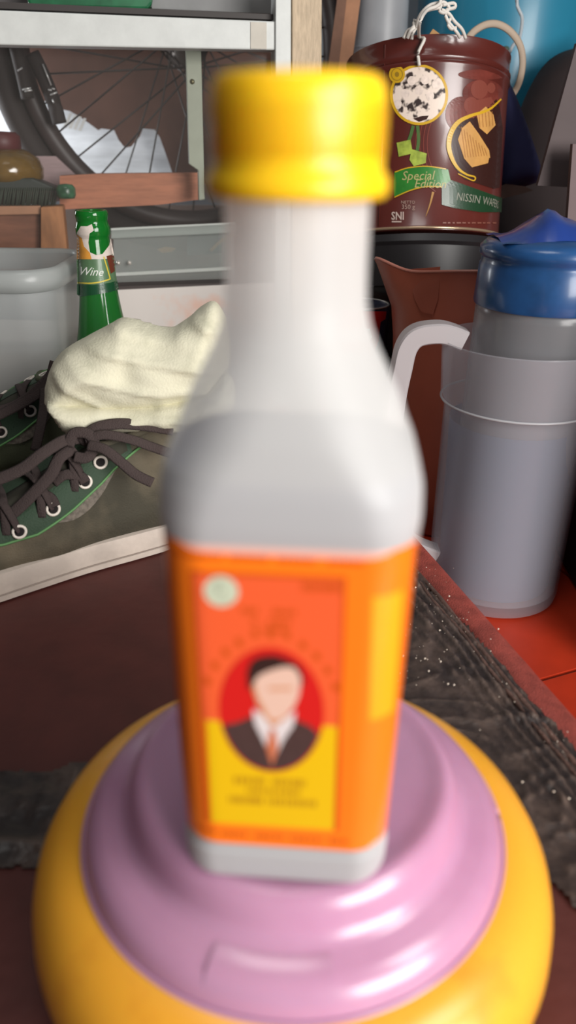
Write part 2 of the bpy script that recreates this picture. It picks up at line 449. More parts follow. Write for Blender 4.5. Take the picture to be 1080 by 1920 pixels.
# cap
m_cap = mat('yellow cap plastic', (255, 200, 28), 0.33, spec=0.5, sss=0.25)
cz = 0.2158
cp = [(.0188, cz), (.0221, cz), (.0228, cz+.0010), (.0229, cz+.0030), (.0226, cz+.0046), (.0214, cz+.0058), (.0212, cz+.0075), (.0213, cz+.018), (.0211, cz+.0225), (.0203, cz+.0252), (.0186, cz+.0266), (.010, cz+.0271), (.002, cz+.0271)]
cap = mesh('cap', *lathe(cp, 0, 0, 0, 96, False, True), m_cap, bt, local=True)
rib = []
for k in range(72):
    a = 2*math.pi*k/72
    c_, s_ = math.cos(a), math.sin(a); q = 0.00055
    P0 = [(.0210, cz+.0085), (.02155, cz+.0095), (.02155, cz+.0195), (.0210, cz+.021)]
    vs = []
    for r, z in P0:
        vs += [(r*c_-q*s_, r*s_+q*c_, z), (r*c_+q*s_, r*s_-q*c_, z)]
    rib.append((vs, [(0, 1, 3, 2), (2, 3, 5, 4), (4, 5, 7, 6)]))
o = mesh('cap_grip', *join(*rib), m_cap, cap, local=True); o['kind'] = 'stuff'
# wrap-around label: perimeter coordinate s (0 = middle of the front face), height z
def lbl(s, z, lift):
    t = (z-.0160)/(.128-.0160)
    hw = .0344*(1-t)+.0355*t; hd = .0294*(1-t)+.0300*t; r = .0135
    lift += 0.00025
    sg = 1 if s >= 0 else -1; a = abs(s); fl = hw-r; arc = r*math.pi/2; sd = 2*(hd-r)
    if a <= fl: x, y, nx, ny = a, -hd, 0, -1
    elif a <= fl+arc:
        q = (a-fl)/r; x, y, nx, ny = fl+r*math.sin(q), -hd+r-r*math.cos(q), math.sin(q), -math.cos(q)
    elif a <= fl+arc+sd: x, y, nx, ny = hw, -hd+r+(a-fl-arc), 1, 0
    else:
        q = (a-fl-arc-sd)/r; x, y, nx, ny = fl+r*math.cos(q), hd-r+r*math.sin(q), math.cos(q), math.sin(q)
    return Vector((sg*(x+nx*lift), y+ny*lift, z))
def lsz(px, py):
    """label coordinates of something read off the photograph on the bottle's front"""
    p = hit(px, py, (BX, BY-.0296, 0), (0, 1, 0)); return ((p.x-BX)+.0008, p.z-BZ)
BINV = INV[bt]; INV[bt] = Matrix.Identity(4)
def ldec(name, polys, M, parent, lift, maxe=0.003, raw=False):
    if not raw: polys = [[lsz(x, y) for x, y in q] for q in polys]
    return decal(name, polys, lbl, M, parent, lift, maxe)
ZB, ZTp = lsz(540, 1588)[1], lsz(540, 1027)[1]
SWD = .0345-.0142+.0142*math.pi/2+.018
n = 60
lb_poly = [(-SWD+2*SWD*i/n, ZB) for i in range(n+1)] + [(SWD-2*SWD*i/n, ZTp) for i in range(n+1)]
m_lor = mat('label orange', (247, 122, 24), 0.3, coat=0.4)
label = ldec('label', [lb_poly], m_lor, bt, 0, 0.002, raw=True); INV[label] = Matrix.Identity(4)
m_lred = mat('label red orange', (232, 94, 50), 0.3, coat=0.4)
m_lyel = mat('label yellow', (228, 184, 16), 0.3, coat=0.4)
m_ldk = mat('label dark orange', (196, 78, 16), 0.35, coat=0.3)
m_lgold = mat('label golden side', (255, 160, 26), 0.3, coat=0.4)
m_oval = mat('portrait red', (204, 30, 28), 0.3, coat=0.4)
m_suit = mat('portrait suit', (70, 54, 52), 0.35, var=.15, vscale=300, coat=0.3)
m_hair = mat('portrait hair', (44, 32, 30), 0.35, coat=0.3)
m_skin = mat('portrait skin', (222, 186, 168), 0.35, coat=0.3)
m_skin2 = mat('portrait skin shade', (205, 140, 98), 0.35, coat=0.3)
m_shirt = mat('portrait shirt', (216, 208, 208), 0.35, coat=0.3)
m_tie = mat('portrait tie', (196, 112, 78), 0.35, coat=0.3)
m_seal = mat('label seal', (196, 204, 180), 0.4, var=.15, vscale=400, coat=0.3)
ldec('side_highlight_panel', [[(706, 1112), (772, 1112), (757, 1345), (700, 1345)]], m_lgold, label, .00006)  # golden panel; its tone also carries the yellowish side highlight
ldec('main_panel', [[(366, 1076), (657, 1078), (640, 1360), (388, 1356)]], m_lred, label, .00008)
ldec('frame_line', [[(366, 1074), (657, 1076), (657, 1083), (366, 1081)], [(364, 1076), (372, 1076), (398, 1550), (391, 1550)], [(651, 1078), (658, 1078), (641, 1552), (635, 1552)]], m_ldk, label, .00012)
ldec('yellow_panel', [[(394, 1356), (640, 1356), (632, 1551), (403, 1549)]], m_lyel, label, .00010)
ldec('seal', [ell(423, 1111, 33, 29)], m_seal, label, .00016)
ldec('seal_print', [ell(421, 1109, 9, 8)]+ringband(423, 1111, 24, 21, 3), mat('seal grey', (160, 172, 150), .5), label, .00020)
ldec('portrait_oval', [ell(517, 1330, 99, 117, 56)], m_oval, label, .00018)
# suit, clipped by the oval
def inov(pts):
    out = []
    for x, y in pts:
        dx, dy = (x-517)/96, (y-1330)/114; q = math.hypot(dx, dy)
        if q > 1: dx /= q; dy /= q
        out.append((517+dx*96, 1330+dy*114))
    return out
suit = [(432, 1362), (455, 1356), (480, 1344), (500, 1372), (518, 1400), (540, 1372), (562, 1346), (590, 1357), (604, 1370)] + [(517+96*math.cos(a), 1330+114*math.sin(a)) for a in [math.radians(v) for v in range(20, 165, 8)]]
ldec('portrait_suit', [inov(suit)], m_suit, label, .00024)
ldec('portrait_shirt', [[(482, 1330), (500, 1338), (540, 1345), (563, 1330), (558, 1358), (540, 1385), (519, 1428), (500, 1385), (486, 1358)]], m_shirt, label, .00030)
ldec('portrait_tie', [[(514, 1366), (524, 1366), (530, 1400), (518, 1436), (507, 1400)]], m_tie, label, .00036)
ldec('portrait_neck', [[(494, 1310), (550, 1310), (550, 1340), (520, 1362), (498, 1338)]], m_skin2, label, .00034)
face = [(480, 1270), (484, 1300), (492, 1322), (508, 1342), (524, 1349), (542, 1342), (560, 1322), (569, 1300), (573, 1270), (569, 1246), (545, 1238), (500, 1250)]
ldec('portrait_face', [face], m_skin, label, .00040)
ldec('portrait_face_shade', [[(480, 1278), (487, 1283), (492, 1305), (512, 1340), (500, 1332), (484, 1302)], [(512, 1287), (556, 1284), (556, 1290), (512, 1293)]], m_skin2, label, .00044)
ldec('portrait_hair', [[(474, 1290), (473, 1258), (482, 1238), (500, 1229), (525, 1226), (550, 1233), (571, 1245), (579, 1268), (576, 1285), (571, 1262), (560, 1247), (540, 1247), (512, 1256), (493, 1266), (484, 1280), (480, 1292)]], m_hair, label, .00048)
# print too small to read: rows of little marks
def marks(rows, seed, h=7, gap=3):
    R = random.Random(seed); out = []
    for x0, x1, y, hh in rows:
        x = x0
        while x < x1:
            w = R.uniform(4, 9); out.append([(x, y-hh/2), (min(x+w, x1), y-hh/2), (min(x+w, x1), y+hh/2), (x, y+hh/2)]); x += w+R.uniform(2, 4.5)
    return out
ldec('small_print', marks([(330, 425, 1047, 9), (440, 512, 1047, 9), (530, 600, 1048, 9), (625, 690, 1049, 9)], 1)
     , m_ldk, label, .00014)
ldec('lower_small_print', marks([(372, 410, 1566, 7), (422, 470, 1569, 7), (486, 540, 1570, 7), (552, 612, 1571, 7), (625, 660, 1571, 7)], 2), m_ldk, label, .00014)
ldec('heading_print', marks([(575, 648, 1097, 18)], 3) + marks([(462, 492, 1146, 12), (520, 566, 1146, 12), (480, 492, 1166, 10), (512, 556, 1166, 12), (500, 545, 1180, 8)], 4), m_ldk, label, .00014)
arc = []
for k in range(11):
    a = math.radians(200+14*k); cx, cy = 517+128*math.cos(a), 1330+140*math.sin(a)
    if 4 <= k <= 6: cx, cy = 517+(k-5)*30, 1188
    arc.append([(cx-7, cy-8), (cx+6, cy-7), (cx+7, cy+8), (cx-6, cy+7)])
ldec('arched_print', arc, m_ldk, label, .00014)
ldec('caption_print', marks([(446, 505, 1466, 12), (520, 580, 1466, 12), (470, 570, 1484, 10), (436, 500, 1503, 12), (510, 600, 1503, 12)], 5), mat('label ochre', (176, 126, 14), .4, coat=.3), label, .00016)
INV[bt] = BINV

# ================================================================ CABINET
CPT = Vector((-0.35, 0.97, 0)); CN = Vector((-math.sin(math.radians(10)), math.cos(math.radians(10)), 0))
def cp_(d): return CPT + CN*d
m_alu = mat('white aluminium', (205, 208, 205), 0.45, var=0.05, vscale=40, bump=0.05)
m_alu2 = mat('greenish grey aluminium', (150, 156, 138), 0.5, var=0.06, vscale=30)
m_wpost = mat('pale bare wood', (198, 178, 152), 0.8, var=0.14, vscale=60, stretch=(6, 6, 1), bump=0.3, bscale=200)
cab = thing('display_cabinet', 'glass-fronted display cabinet in a white metal frame behind the shoes and green bottle', 'cabinet', tuple(hit(250, 900, CPT, CN)))
slab('top_rail', [(-120, 14), (517, 40), (517, 94), (-120, 82)], cp_(0), CN, .03, m_alu, cab, .0015)
slab('rail_end', [(470, 41), (500, 42), (500, 92), (470, 91)], cp_(-.0012), CN, .001, mat('worn white metal', (190, 184, 172), .5, var=.1), cab)
slab('gap_shade', [(-120, -2), (517, 27), (517, 37), (-120, 11)], cp_(.012), CN, .02, mat('dark track', (52, 46, 44), .6), cab)  # dark strip for the shade in the gap above the rail
po = slab('inner_post', [(349, 90), (377, 90), (384, 374), (373, 376), (372, 320), (355, 308)], cp_(.05), CN, .02, m_alu2, cab, .001)
c = hit(360, 153, cp_(.048), CN)
vs, fs = lathe([(.0005, 0), (.0022, .0006), (.003, .0016), (.003, .003)], 0, 0, 0, 16)
R = Matrix.Rotation(math.radians(-90), 3, 'X')
mesh('screw', [c + R @ Vector(v) for v in vs], fs, mat('dull brass', (110, 104, 76), .4, metal=.7), po)
slab('corner_post', [(517, -60), (546, -60), (544, 760), (515, 760)], cp_(-.004), CN, .035, m_alu, cab, .001)
o = slab('wooden_post', [(548, -60), (604, -60), (600, 900), (547, 900)], cp_(.004), CN, .05, m_wpost, cab, .0015); o['label'] = 'bare wooden post'
m_white = mat('stained white board', (214, 206, 200), 0.5, var=0, vscale=11, c2=(222, 182, 164), thr=(.56, .70), coat=.15)
b_pts = [(-160, 562), (517, 530), (517, 900), (-160, 900)]
slab('base_board', b_pts, cp_(0), CN, .02, m_white, cab, .001)['label'] = 'white base board with pinkish stains'
slab('sill', [(-160, 550), (517, 527), (517, 535), (-160, 563)], cp_(.004), CN, .03, mat('dark sill', (60, 50, 48), .6), cab)
m_pane = mat('cabinet glass', (150, 146, 142), 0.08, trans=0.95, spec=0.6)
slab('glass_pane', [(-140, 80), (517, 92), (517, 530), (-140, 556)], cp_(.032), CN, .004, m_pane, cab)
m_pl = mat('dark brown panel', (88, 68, 60), .8, var=.15, vscale=12)
slab('lower_panel', [(-160, 385), (530, 385), (530, 560), (-160, 580)], cp_(.40), CN, .01, mat('grey brown panel', (120, 104, 96), .8, var=.1, vscale=10), cab)
slab('shelf_edge', [(285, -40), (517, -40), (517, 26), (285, 16)], cp_(.10), CN, .01, mat('grey shelf', (132, 132, 132), .6, var=.08), cab)
slab('back_panel', [(-200, -120), (545, -120), (545, 330), (-200, 330)], cp_(.56), CN, .01, m_pl, cab)
slab('upper_panel', [(-200, -60), (530, -60), (530, 30), (-200, 0)], cp_(.13), CN, .004, mat('dark grey panel', (84, 80, 80), .7, var=.2, vscale=20), cab)  # panel in a darker grey
# things in the cabinet
o = slab('bright_ground_sheet', [(-160, 170), (48, 170), (370, 170), (370, 342), (-160, 355)], cp_(.52), CN, .004, mat('pale grey sheet', (226, 230, 234), .35, var=.18, vscale=9, stretch=(1, 1, 5)))  # pale sheet stands in for the bright ground seen past the wheel
tagp(o, 'pale grey sheet put in for the bright ground behind the bicycle wheel in the cabinet', 'sheet')
o = slab('cloth', [(-200, 40), (545, 40), (545, 345), (330, 345), (315, 300), (300, 258), (290, 243), (268, 241), (262, 256), (246, 275), (234, 277), (222, 262), (214, 244), (190, 241), (184, 244), (168, 232), (148, 218), (130, 208), (110, 204), (92, 190), (50, 187), (-200, 184)],
         cp_(.40), CN, .006, mat('dark brown cloth', (92, 64, 54), .9, var=.16, vscale=14))
tagp(o, 'dark brown cloth with a ragged lower edge hanging in the cabinet behind the wheel spokes', 'cloth')
# bicycle wheel
wc = hit(348, 92, cp_(.285), CN); ang = math.radians(10+12)
wax = Vector((math.cos(ang), math.sin(ang), 0)); wz = Vector((0, 0, 1)); wn = wax.cross(wz)
WR = 0.262
wh = thing('bicycle_wheel', 'spoked bicycle wheel standing inside the cabinet behind the glass', 'wheel', tuple(wc-wz*WR))
m_tyre = mat('black tyre', (42, 34, 32), .8)
def wp(r, a, o=0): return wc + wax*(r*math.cos(a)) + wz*(r*math.sin(a)) + wn*o
mesh('tyre', *tube([wp(WR, a*math.pi/60) for a in range(120)], lambda q: .0165, 10, closed=True, upv=wn), m_tyre, wh)
mesh('rim', *tube([wp(WR-.030, a*math.pi/60) for a in range(120)], .0145, 8, closed=True, upv=wn), mat('dark rim', (58, 48, 46), .5), wh)
mesh('hub', *tube([wc-wn*.03, wc+wn*.03], .024, 14, upv=(0, 0, 1)), mat('hub metal', (90, 84, 80), .4, metal=.6), wh)
m_spoke = mat('spoke wire', (50, 44, 42), .5)
for k in range(36):
    a = 2*math.pi*k/36; s = 1 if k % 2 else -1; a2 = a+(1.5 if (k//2) % 2 else -1.5)
    p0 = wp(.024, a2, s*.02); p1 = wp(WR-.036, a, 0)
    mesh('spoke', *tube([p0, p1], .0013, 5), m_spoke, wh)
fk = thing('bicycle_fork', 'dark bicycle fork with bright fittings leaning before the wheel', 'fork', tuple(P(120, 300, 1.17)))
pts = [hit(x, y, cp_(.20), CN) for x, y in ((60, 100), (80, 140), (100, 190), (112, 232))]
mesh('blade', *tube(pts, .010, 10, smooth=4), m_tyre, fk)
pts = [hit(x, y, cp_(.20), CN) for x, y in ((30, 90), (42, 140), (52, 185))]
mesh('blade', *tube(pts, .009, 10, smooth=4), m_tyre, fk)
m_chr = mat('bright fitting', (210, 210, 208), .3, metal=.4)
for q in (((80, 120), (96, 160)), ((90, 168), (97, 169)), ((97, 166), (103, 167)), ((94, 178), (107, 173)), ((98, 186), (101, 193)), ((42, 168), (58, 165)), ((46, 171), (60, 169)), ((33, 133), (42, 127))):
    mesh('fitting', *tube([hit(x, y, cp_(.185), CN) for x, y in q], .0011, 6), m_chr, fk)
bl = thing('louvre', 'short row of pale slanted slats behind the wheel spokes', 'slats', tuple(hit(145, 250, cp_(.30), CN)))
for k in range(4):
    x = 122+9*k; slab('slat', [(x+8, 212+3*k), (x+13, 213+3*k), (x+3, 240+2*k), (x-3, 238+2*k)], cp_(.30), CN, .003, mat('pale slat', (214, 214, 212), .5), bl)
m_orw = mat('orange brown wood', (176, 112, 82), .6, var=.14, vscale=26, stretch=(1, 1, 7), bump=.15)
o = slab('wooden_board', [(112, 330), (180, 326), (372, 324), (374, 374), (300, 384), (112, 393)], cp_(.10), CN, .02, m_orw)
tagp(o, 'orange-brown wooden board lying along the cabinet behind the glass, above the green bottle', 'board')
o = slab('plank', [(48, 293), (104, 293), (160, 345), (150, 375), (-120, 392), (-120, 330)], cp_(.17), CN, .012, mat('lilac grey board', (150, 128, 128), .6, var=.14, vscale=20, stretch=(1, 1, 6)))
tagp(o, 'faded lilac-grey plank behind the brush in the cabinet', 'plank')
# wooden box at the left
bx = thing('wooden_box', 'brown wooden box with a lighter corner post in the cabinet, left of the green bottle', 'box', tuple(hit(40, 548, cp_(.08), CN)))
slab('front_board', [(-140, 396), (76, 392), (76, 547), (-140, 556)], cp_(.085), CN, .015, mat('brown wood', (128, 82, 60), .6, var=.22, vscale=14, stretch=(1, 1, 6)), bx, .001)
slab('top_edge', [(-140, 388), (76, 386), (76, 402), (-140, 406)], cp_(.078), CN, .02, mat('brown wood lighter', (168, 122, 92), .6, var=.12), bx, .001)
slab('corner_post', [(76, 388), (118, 386), (133, 545), (76, 548)], cp_(.070), CN, .03, mat('golden brown wood', (160, 108, 68), .6, var=.25, vscale=18, stretch=(3, 3, 1)), bx, .002)
# brush
br = thing('scrub_brush', 'dark green scrubbing brush lying on the wooden box in the cabinet', 'brush', tuple(hit(50, 388, cp_(.10), CN)))
slab('handle', [(-100, 334), (60, 334), (100, 350), (108, 358), (-100, 358)], cp_(.09), CN, .04, mat('dark green plastic', (46, 52, 46), .5), br, .003)
parts = []
for k in range(44):
    x = -60+k*3.9
    for d in (.085, .10, .12):
        a = hit(x, 352, cp_(d), CN); b = hit(x-5+random.uniform(-2, 2), 388+random.uniform(-3, 2), cp_(d), CN)
        parts.append(tube([a, b], .0009, 4))
o = mesh('bristles', *join(*parts), mat('bristle green', (58, 66, 54), .7), br); o['kind'] = 'stuff'
jr = thing('jar', 'round amber jar with a maroon lid on the dark brush in the cabinet', 'jar', tuple(hit(20, 345, cp_(.13), CN)))
jc = hit(18, 345, cp_(.13), CN); k = 0.00085
mesh('body', *lathe([(2*k, 0), (40*k, .5*k), (52*k, 8*k), (54*k, 22*k), (48*k, 36*k), (34*k, 46*k), (26*k, 49*k)], jc.x, jc.y, jc.z, 40), mat('amber glaze', (104, 78, 30), .15, var=.3, vscale=30, coat=.6), jr)
mesh('lid', *lathe([(26*k, 48*k), (28*k, 50*k), (28*k, 66*k), (22*k, 72*k), (3*k, 73*k)], jc.x-.003, jc.y, jc.z, 32), mat('maroon lid', (86, 34, 34), .5), jr)
o = mesh('bottle_stopper', *lathe([(.001, 0), (.010, 0), (.012, .004), (.012, .012), (.009, .016), (.002, .017)], *hit(124, 362, cp_(.07), CN)[:2], hit(124, 372, cp_(.07), CN).z, 24), mat('small green lump', (52, 92, 64), .3, var=.4, vscale=90))
tagp(o, 'small green stopper on the board beside the brush in the cabinet', 'stopper')
# clear box
m_clear = mat('clear plastic', (176, 182, 178), .15, trans=.62, spec=.6)
cb = thing('clear_box', 'clear plastic box with a rim in the cabinet, right of the green bottle neck', 'box', tuple(hit(320, 540, cp_(.09), CN)))
slab('front', [(212, 446), (440, 436), (440, 532), (214, 541)], cp_(.085), CN, .004, m_clear, cb, .001)
slab('back', [(212, 440), (440, 430), (440, 520), (214, 530)], cp_(.17), CN, .004, m_clear, cb)
slab('rim', [(208, 430), (442, 419), (442, 437), (208, 448)], cp_(.078), CN, .012, mat('clear rim', (178, 186, 180), .2, trans=.35), cb, .001)
slab('rim', [(208, 428), (442, 417), (442, 420), (208, 432)], cp_(.076), CN, .003, mat('clear rim edge', (205, 210, 204), .2), cb)
slab('foot', [(214, 512), (440, 500), (440, 506), (214, 518)], cp_(.080), CN, .003, mat('clear rim edge', (205, 210, 204), .2), cb)
for x, y in ((222, 493), (243, 493)):
    c = hit(x, y, cp_(.076), CN)
    mesh('stud', *lathe([(.0004, -.003), (.0022, -.002), (.003, 0), (.0022, .002), (.0004, .003)], c.x, c.y, c.z, 12), mat('shiny stud', (225, 220, 210), .15, metal=.5), cb)
o = slab('card', [(352, 442), (418, 440), (418, 474), (352, 480)], cp_(.12), CN, .01, mat('dark teal card', (72, 92, 92), .6)); tagp(o, 'dark teal card inside the clear box', 'card')
o = mesh('stick', *tube([hit(395, 470, cp_(.11), CN), hit(415, 452, cp_(.11), CN), hit(440, 440, cp_(.11), CN)], .0022, 8, smooth=4), mat('straw stick', (186, 150, 96), .6)); tagp(o, 'straw-coloured stick leaning in the clear box', 'stick')
o = mesh('wood_chip', *prism([hit(x, y, cp_(.11), CN) for x, y in ((295, 468), (310, 463), (330, 466), (322, 472), (304, 474))], CN*.004), mat('straw stick', (186, 150, 96), .6), smooth=False); tagp(o, 'small pale chip lying in the clear box', 'chip')
# green box on the shelf above the rail
gb = thing('green_tray', 'green plastic tray on the shelf above the white rail, top left', 'tray', tuple(hit(170, 18, cp_(.07), CN)))
slab('front', [(50, -50), (288, -45), (286, 8), (276, 19), (60, 14), (50, 4)], cp_(.07), CN, .045, mat('green plastic', (30, 98, 62), .3, var=.3, vscale=30, coat=.3), gb, .004)
slab('lip', [(46, -70), (292, -64), (292, -45), (46, -50)], cp_(.065), CN, .055, mat('green plastic', (30, 98, 62), .3), gb, .002)

# ================================================================ GREEN WINE BOTTLE
gx, gy = P(176, 450, 0.83).x, 0.83
gp = [(.0, .004), (.028, 0), (.0325, .003), (.0335, .010), (.0335, .120), (.0325, .135), (.0285, .155), (.0245, .175), (.0215, .195), (.0190, .215), (.0175, .235), (.0165, .250), (.0160, .262)]
ztop = P(174, 394, gy).z
sc = 1.0; zoff = ztop-.290
gp = [(r, z) for r, z in gp] + [(.0158, .264), (.0172, .268), (.0172, .274), (.0160, .277), (.0153, .280), (.0160, .283), (.0164, .287), (.0155, .290), (.0118, .290), (.0112, .285)]
def gr(z):
    if z is None: return .018
    z -= zoff
    for (r0, z0), (r1, z1) in zip(gp[1:], gp[2:]):
        if z0 <= z <= z1: return r0+(r1-r0)*(z-z0)/max(z1-z0, 1e-6)
    return .0155
gbt = thing('wine_bottle', 'green glass wine bottle with a torn neck label, standing behind the stuffed shoe', 'bottle', (gx, gy, 0))
m_green = mat('green bottle glass', (30, 138, 50), .08, spec=.7, translucent=.45, trans=.12, coat=.5)
gm = []
for i in range(1, len(gp)-1):
    (r0, z0), (r1, z1) = gp[i], gp[i+1]
    for t in (0, .5): gm.append((r0+(r1-r0)*t, max(0, z0+(z1-z0)*t+zoff)))
gm.append((gp[-1][0], gp[-1][1]+zoff))
gm = [(r, z if i else 0.0) for i, (r, z) in enumerate(gm)]
mesh('glass', *lathe(gm, gx, gy, 0, 56, True, False), m_green, gbt)
def gfn(x, y, lift):
    p = hit_lathe(x, y, gx, gy, gr); d = Vector((p.x-gx, p.y-gy, 0)).normalized(); return p + d*(.0003+lift)
def gdec(name, polys, M, par, lift=0, maxe=4): 
    o = decal(name, polys, gfn, M, par, lift, maxe); return o
m_foil = mat('label back paper', (206, 194, 184), .6, var=.1, vscale=80)
lab = gdec('neck_label', [[(144, 488), (151, 474), (172, 484), (200, 486), (211, 476), (214, 490), (217, 515), (219, 528), (206, 530), (175, 534), (146, 533)]], mat('neck label green', (86, 118, 84), .4, var=.12, vscale=60, coat=.3), gbt)
gdec('foil', [[(145, 436), (152, 424), (164, 424), (172, 420), (176, 432), (168, 438), (166, 455), (169, 473), (180, 478), (192, 476), (204, 460), (207, 447), (210, 462), (213, 478), (207, 484), (195, 486), (171, 486), (146, 480)]], m_foil, lab, .0001)
gdec('gold_patch', [[(145, 440), (154, 446), (158, 462), (169, 474), (172, 486), (145, 486)]], mat('label gold', (202, 140, 56), .5, var=.15, vscale=80), lab, .0002)
gdec('maroon_patch', [[(199, 480), (210, 477), (213, 482), (215, 508), (207, 513)]], mat('label maroon', (104, 48, 30), .5), lab, .0003)
gdec('gold_line', band([(146, 530), (170, 531), (190, 528), (206, 523)], 2.6)+band([(206, 523), (201, 505), (194, 481)], 2.2), mat('gold print', (206, 186, 70), .4), lab, .0003)
gdec('wine_lettering', textpolys('Wine', 147, 515, 22, math.radians(3), .92, .35), mat('white print', (225, 228, 220), .5), lab, .0004, None)
gdec('dark_band', [[(145, 533), (175, 534), (206, 530), (219, 526), (222, 543), (205, 548), (175, 553), (150, 556), (145, 552)]], mat('dark green print', (26, 74, 46), .3, coat=.3), lab, .0001)

# ================================================================ TRANSLUCENT TUB
m_tub = mat('cloudy tub plastic', (210, 214, 214), .3, trans=.52, translucent=.35, spec=.5)
TYF, TYB = .790, .935; TR = P(112, 560, .82).x; TL = TR-.22
tcx, tcy = (TR+TL)/2, (TYF+TYB)/2; zr = P(20, 506, TYF).z
tb = thing('plastic_tub', 'cloudy translucent plastic tub with a thick rim, left of the green bottle', 'tub', (tcx, tcy, 0))
def tring(e, z, r=.035): return [(tcx+x, tcy+y, zz) for x, y, zz in rrect(.11+e, .08+e, r+e, z)]
mesh('body', *loft([tring(-.012, 0), tring(-.009, .003), tring(-.003, zr*.5), tring(-.001, zr-.012), tring(-.001, zr-.003), tring(-.0035, zr-.003), tring(-.004, zr*.5), tring(-.012, .004)], True, True), m_tub, tb, sharp=50)
mesh('rim', *loft([tring(.0005, zr-.022), tring(.006, zr-.020), tring(.0085, zr-.012), tring(.0075, zr-.003), tring(.003, zr+.001), tring(-.001, zr), tring(-.003, zr-.004)], False, False), mat('cloudy rim', (192, 196, 194), .28, trans=.25, translucent=.3), tb)
zc = P(20, 655, TYF).z
o = mesh('flour', *loft([tring(-.0135, .006), tring(-.0055, zc*.5), tring(-.0052, zc-.003), tring(-.012, zc), tring(-.03, zc+.002, .04)]), mat('pale grains', (242, 232, 224), .9, bump=.3, bscale=400))
tagp(o, 'white powdery contents filling the lower half of the cloudy tub', 'contents', kind='stuff')

# ================================================================ SNEAKERS
st_ = [(0.0, .004, .090), (.004, .017, .106), (.012, .027, .116), (.03, .035, .120), (.06, .0375, .116), (.09, .0385, .106), (.12, .040, .093), (.15, .043, .079), (.18, .046, .067), (.21, .047, .057), (.24, .044, .049), (.262, .037, .044), (.28, .024, .037), (.288, .010, .030)]
QB = [(.05, .51), (.078, .63), (.088, .69), (.118, .79), (.148, .84), (.176, .79), (.196, .66), (.206, .5)]
QA = [(.05, .36), (.08, .34), (.12, .42), (.16, .46), (.196, .44), (.206, .42)]
QE = [(.05, .45), (.086, .49), (.102, .60), (.132, .68), (.161, .73), (.19, .62)]
QC = .30   # the throat sits towards the near side of the shoe
def interp(tab, u, c):
    if u <= tab[0][0]: return tab[0][c]
    for a, b in zip(tab, tab[1:]):
        if a[0] <= u <= b[0]: t = (u-a[0])/(b[0]-a[0]); t = t*t*(3-2*t) if c == 9 else t; return a[c]*(1-t)+b[c]*t
    return tab[-1][c]
def up(u, q, lift=0.0):
    """point on the shoe upper: u from heel to toe, q from -1 (far side) to 1 (near side)"""
    w = interp(st_, u, 1); h = interp(st_, u, 2); f = math.pi*(q+1)/2
    c, s = math.cos(f), math.sin(f)
    v = -math.copysign(abs(c)**0.72, c)*w*(1+.03*math.sin(u*60))
    z = .024+(h-.024)*(max(s, 0)**0.55)
    sag = .0018*noise.noise(Vector((u*28, q*3, 1.7)))
    n = Vector((0, -math.copysign(abs(c)**1.2, c), max(s, 0)+.1)).normalized()
    return Vector((u, v, z)) + n*(lift+sag)
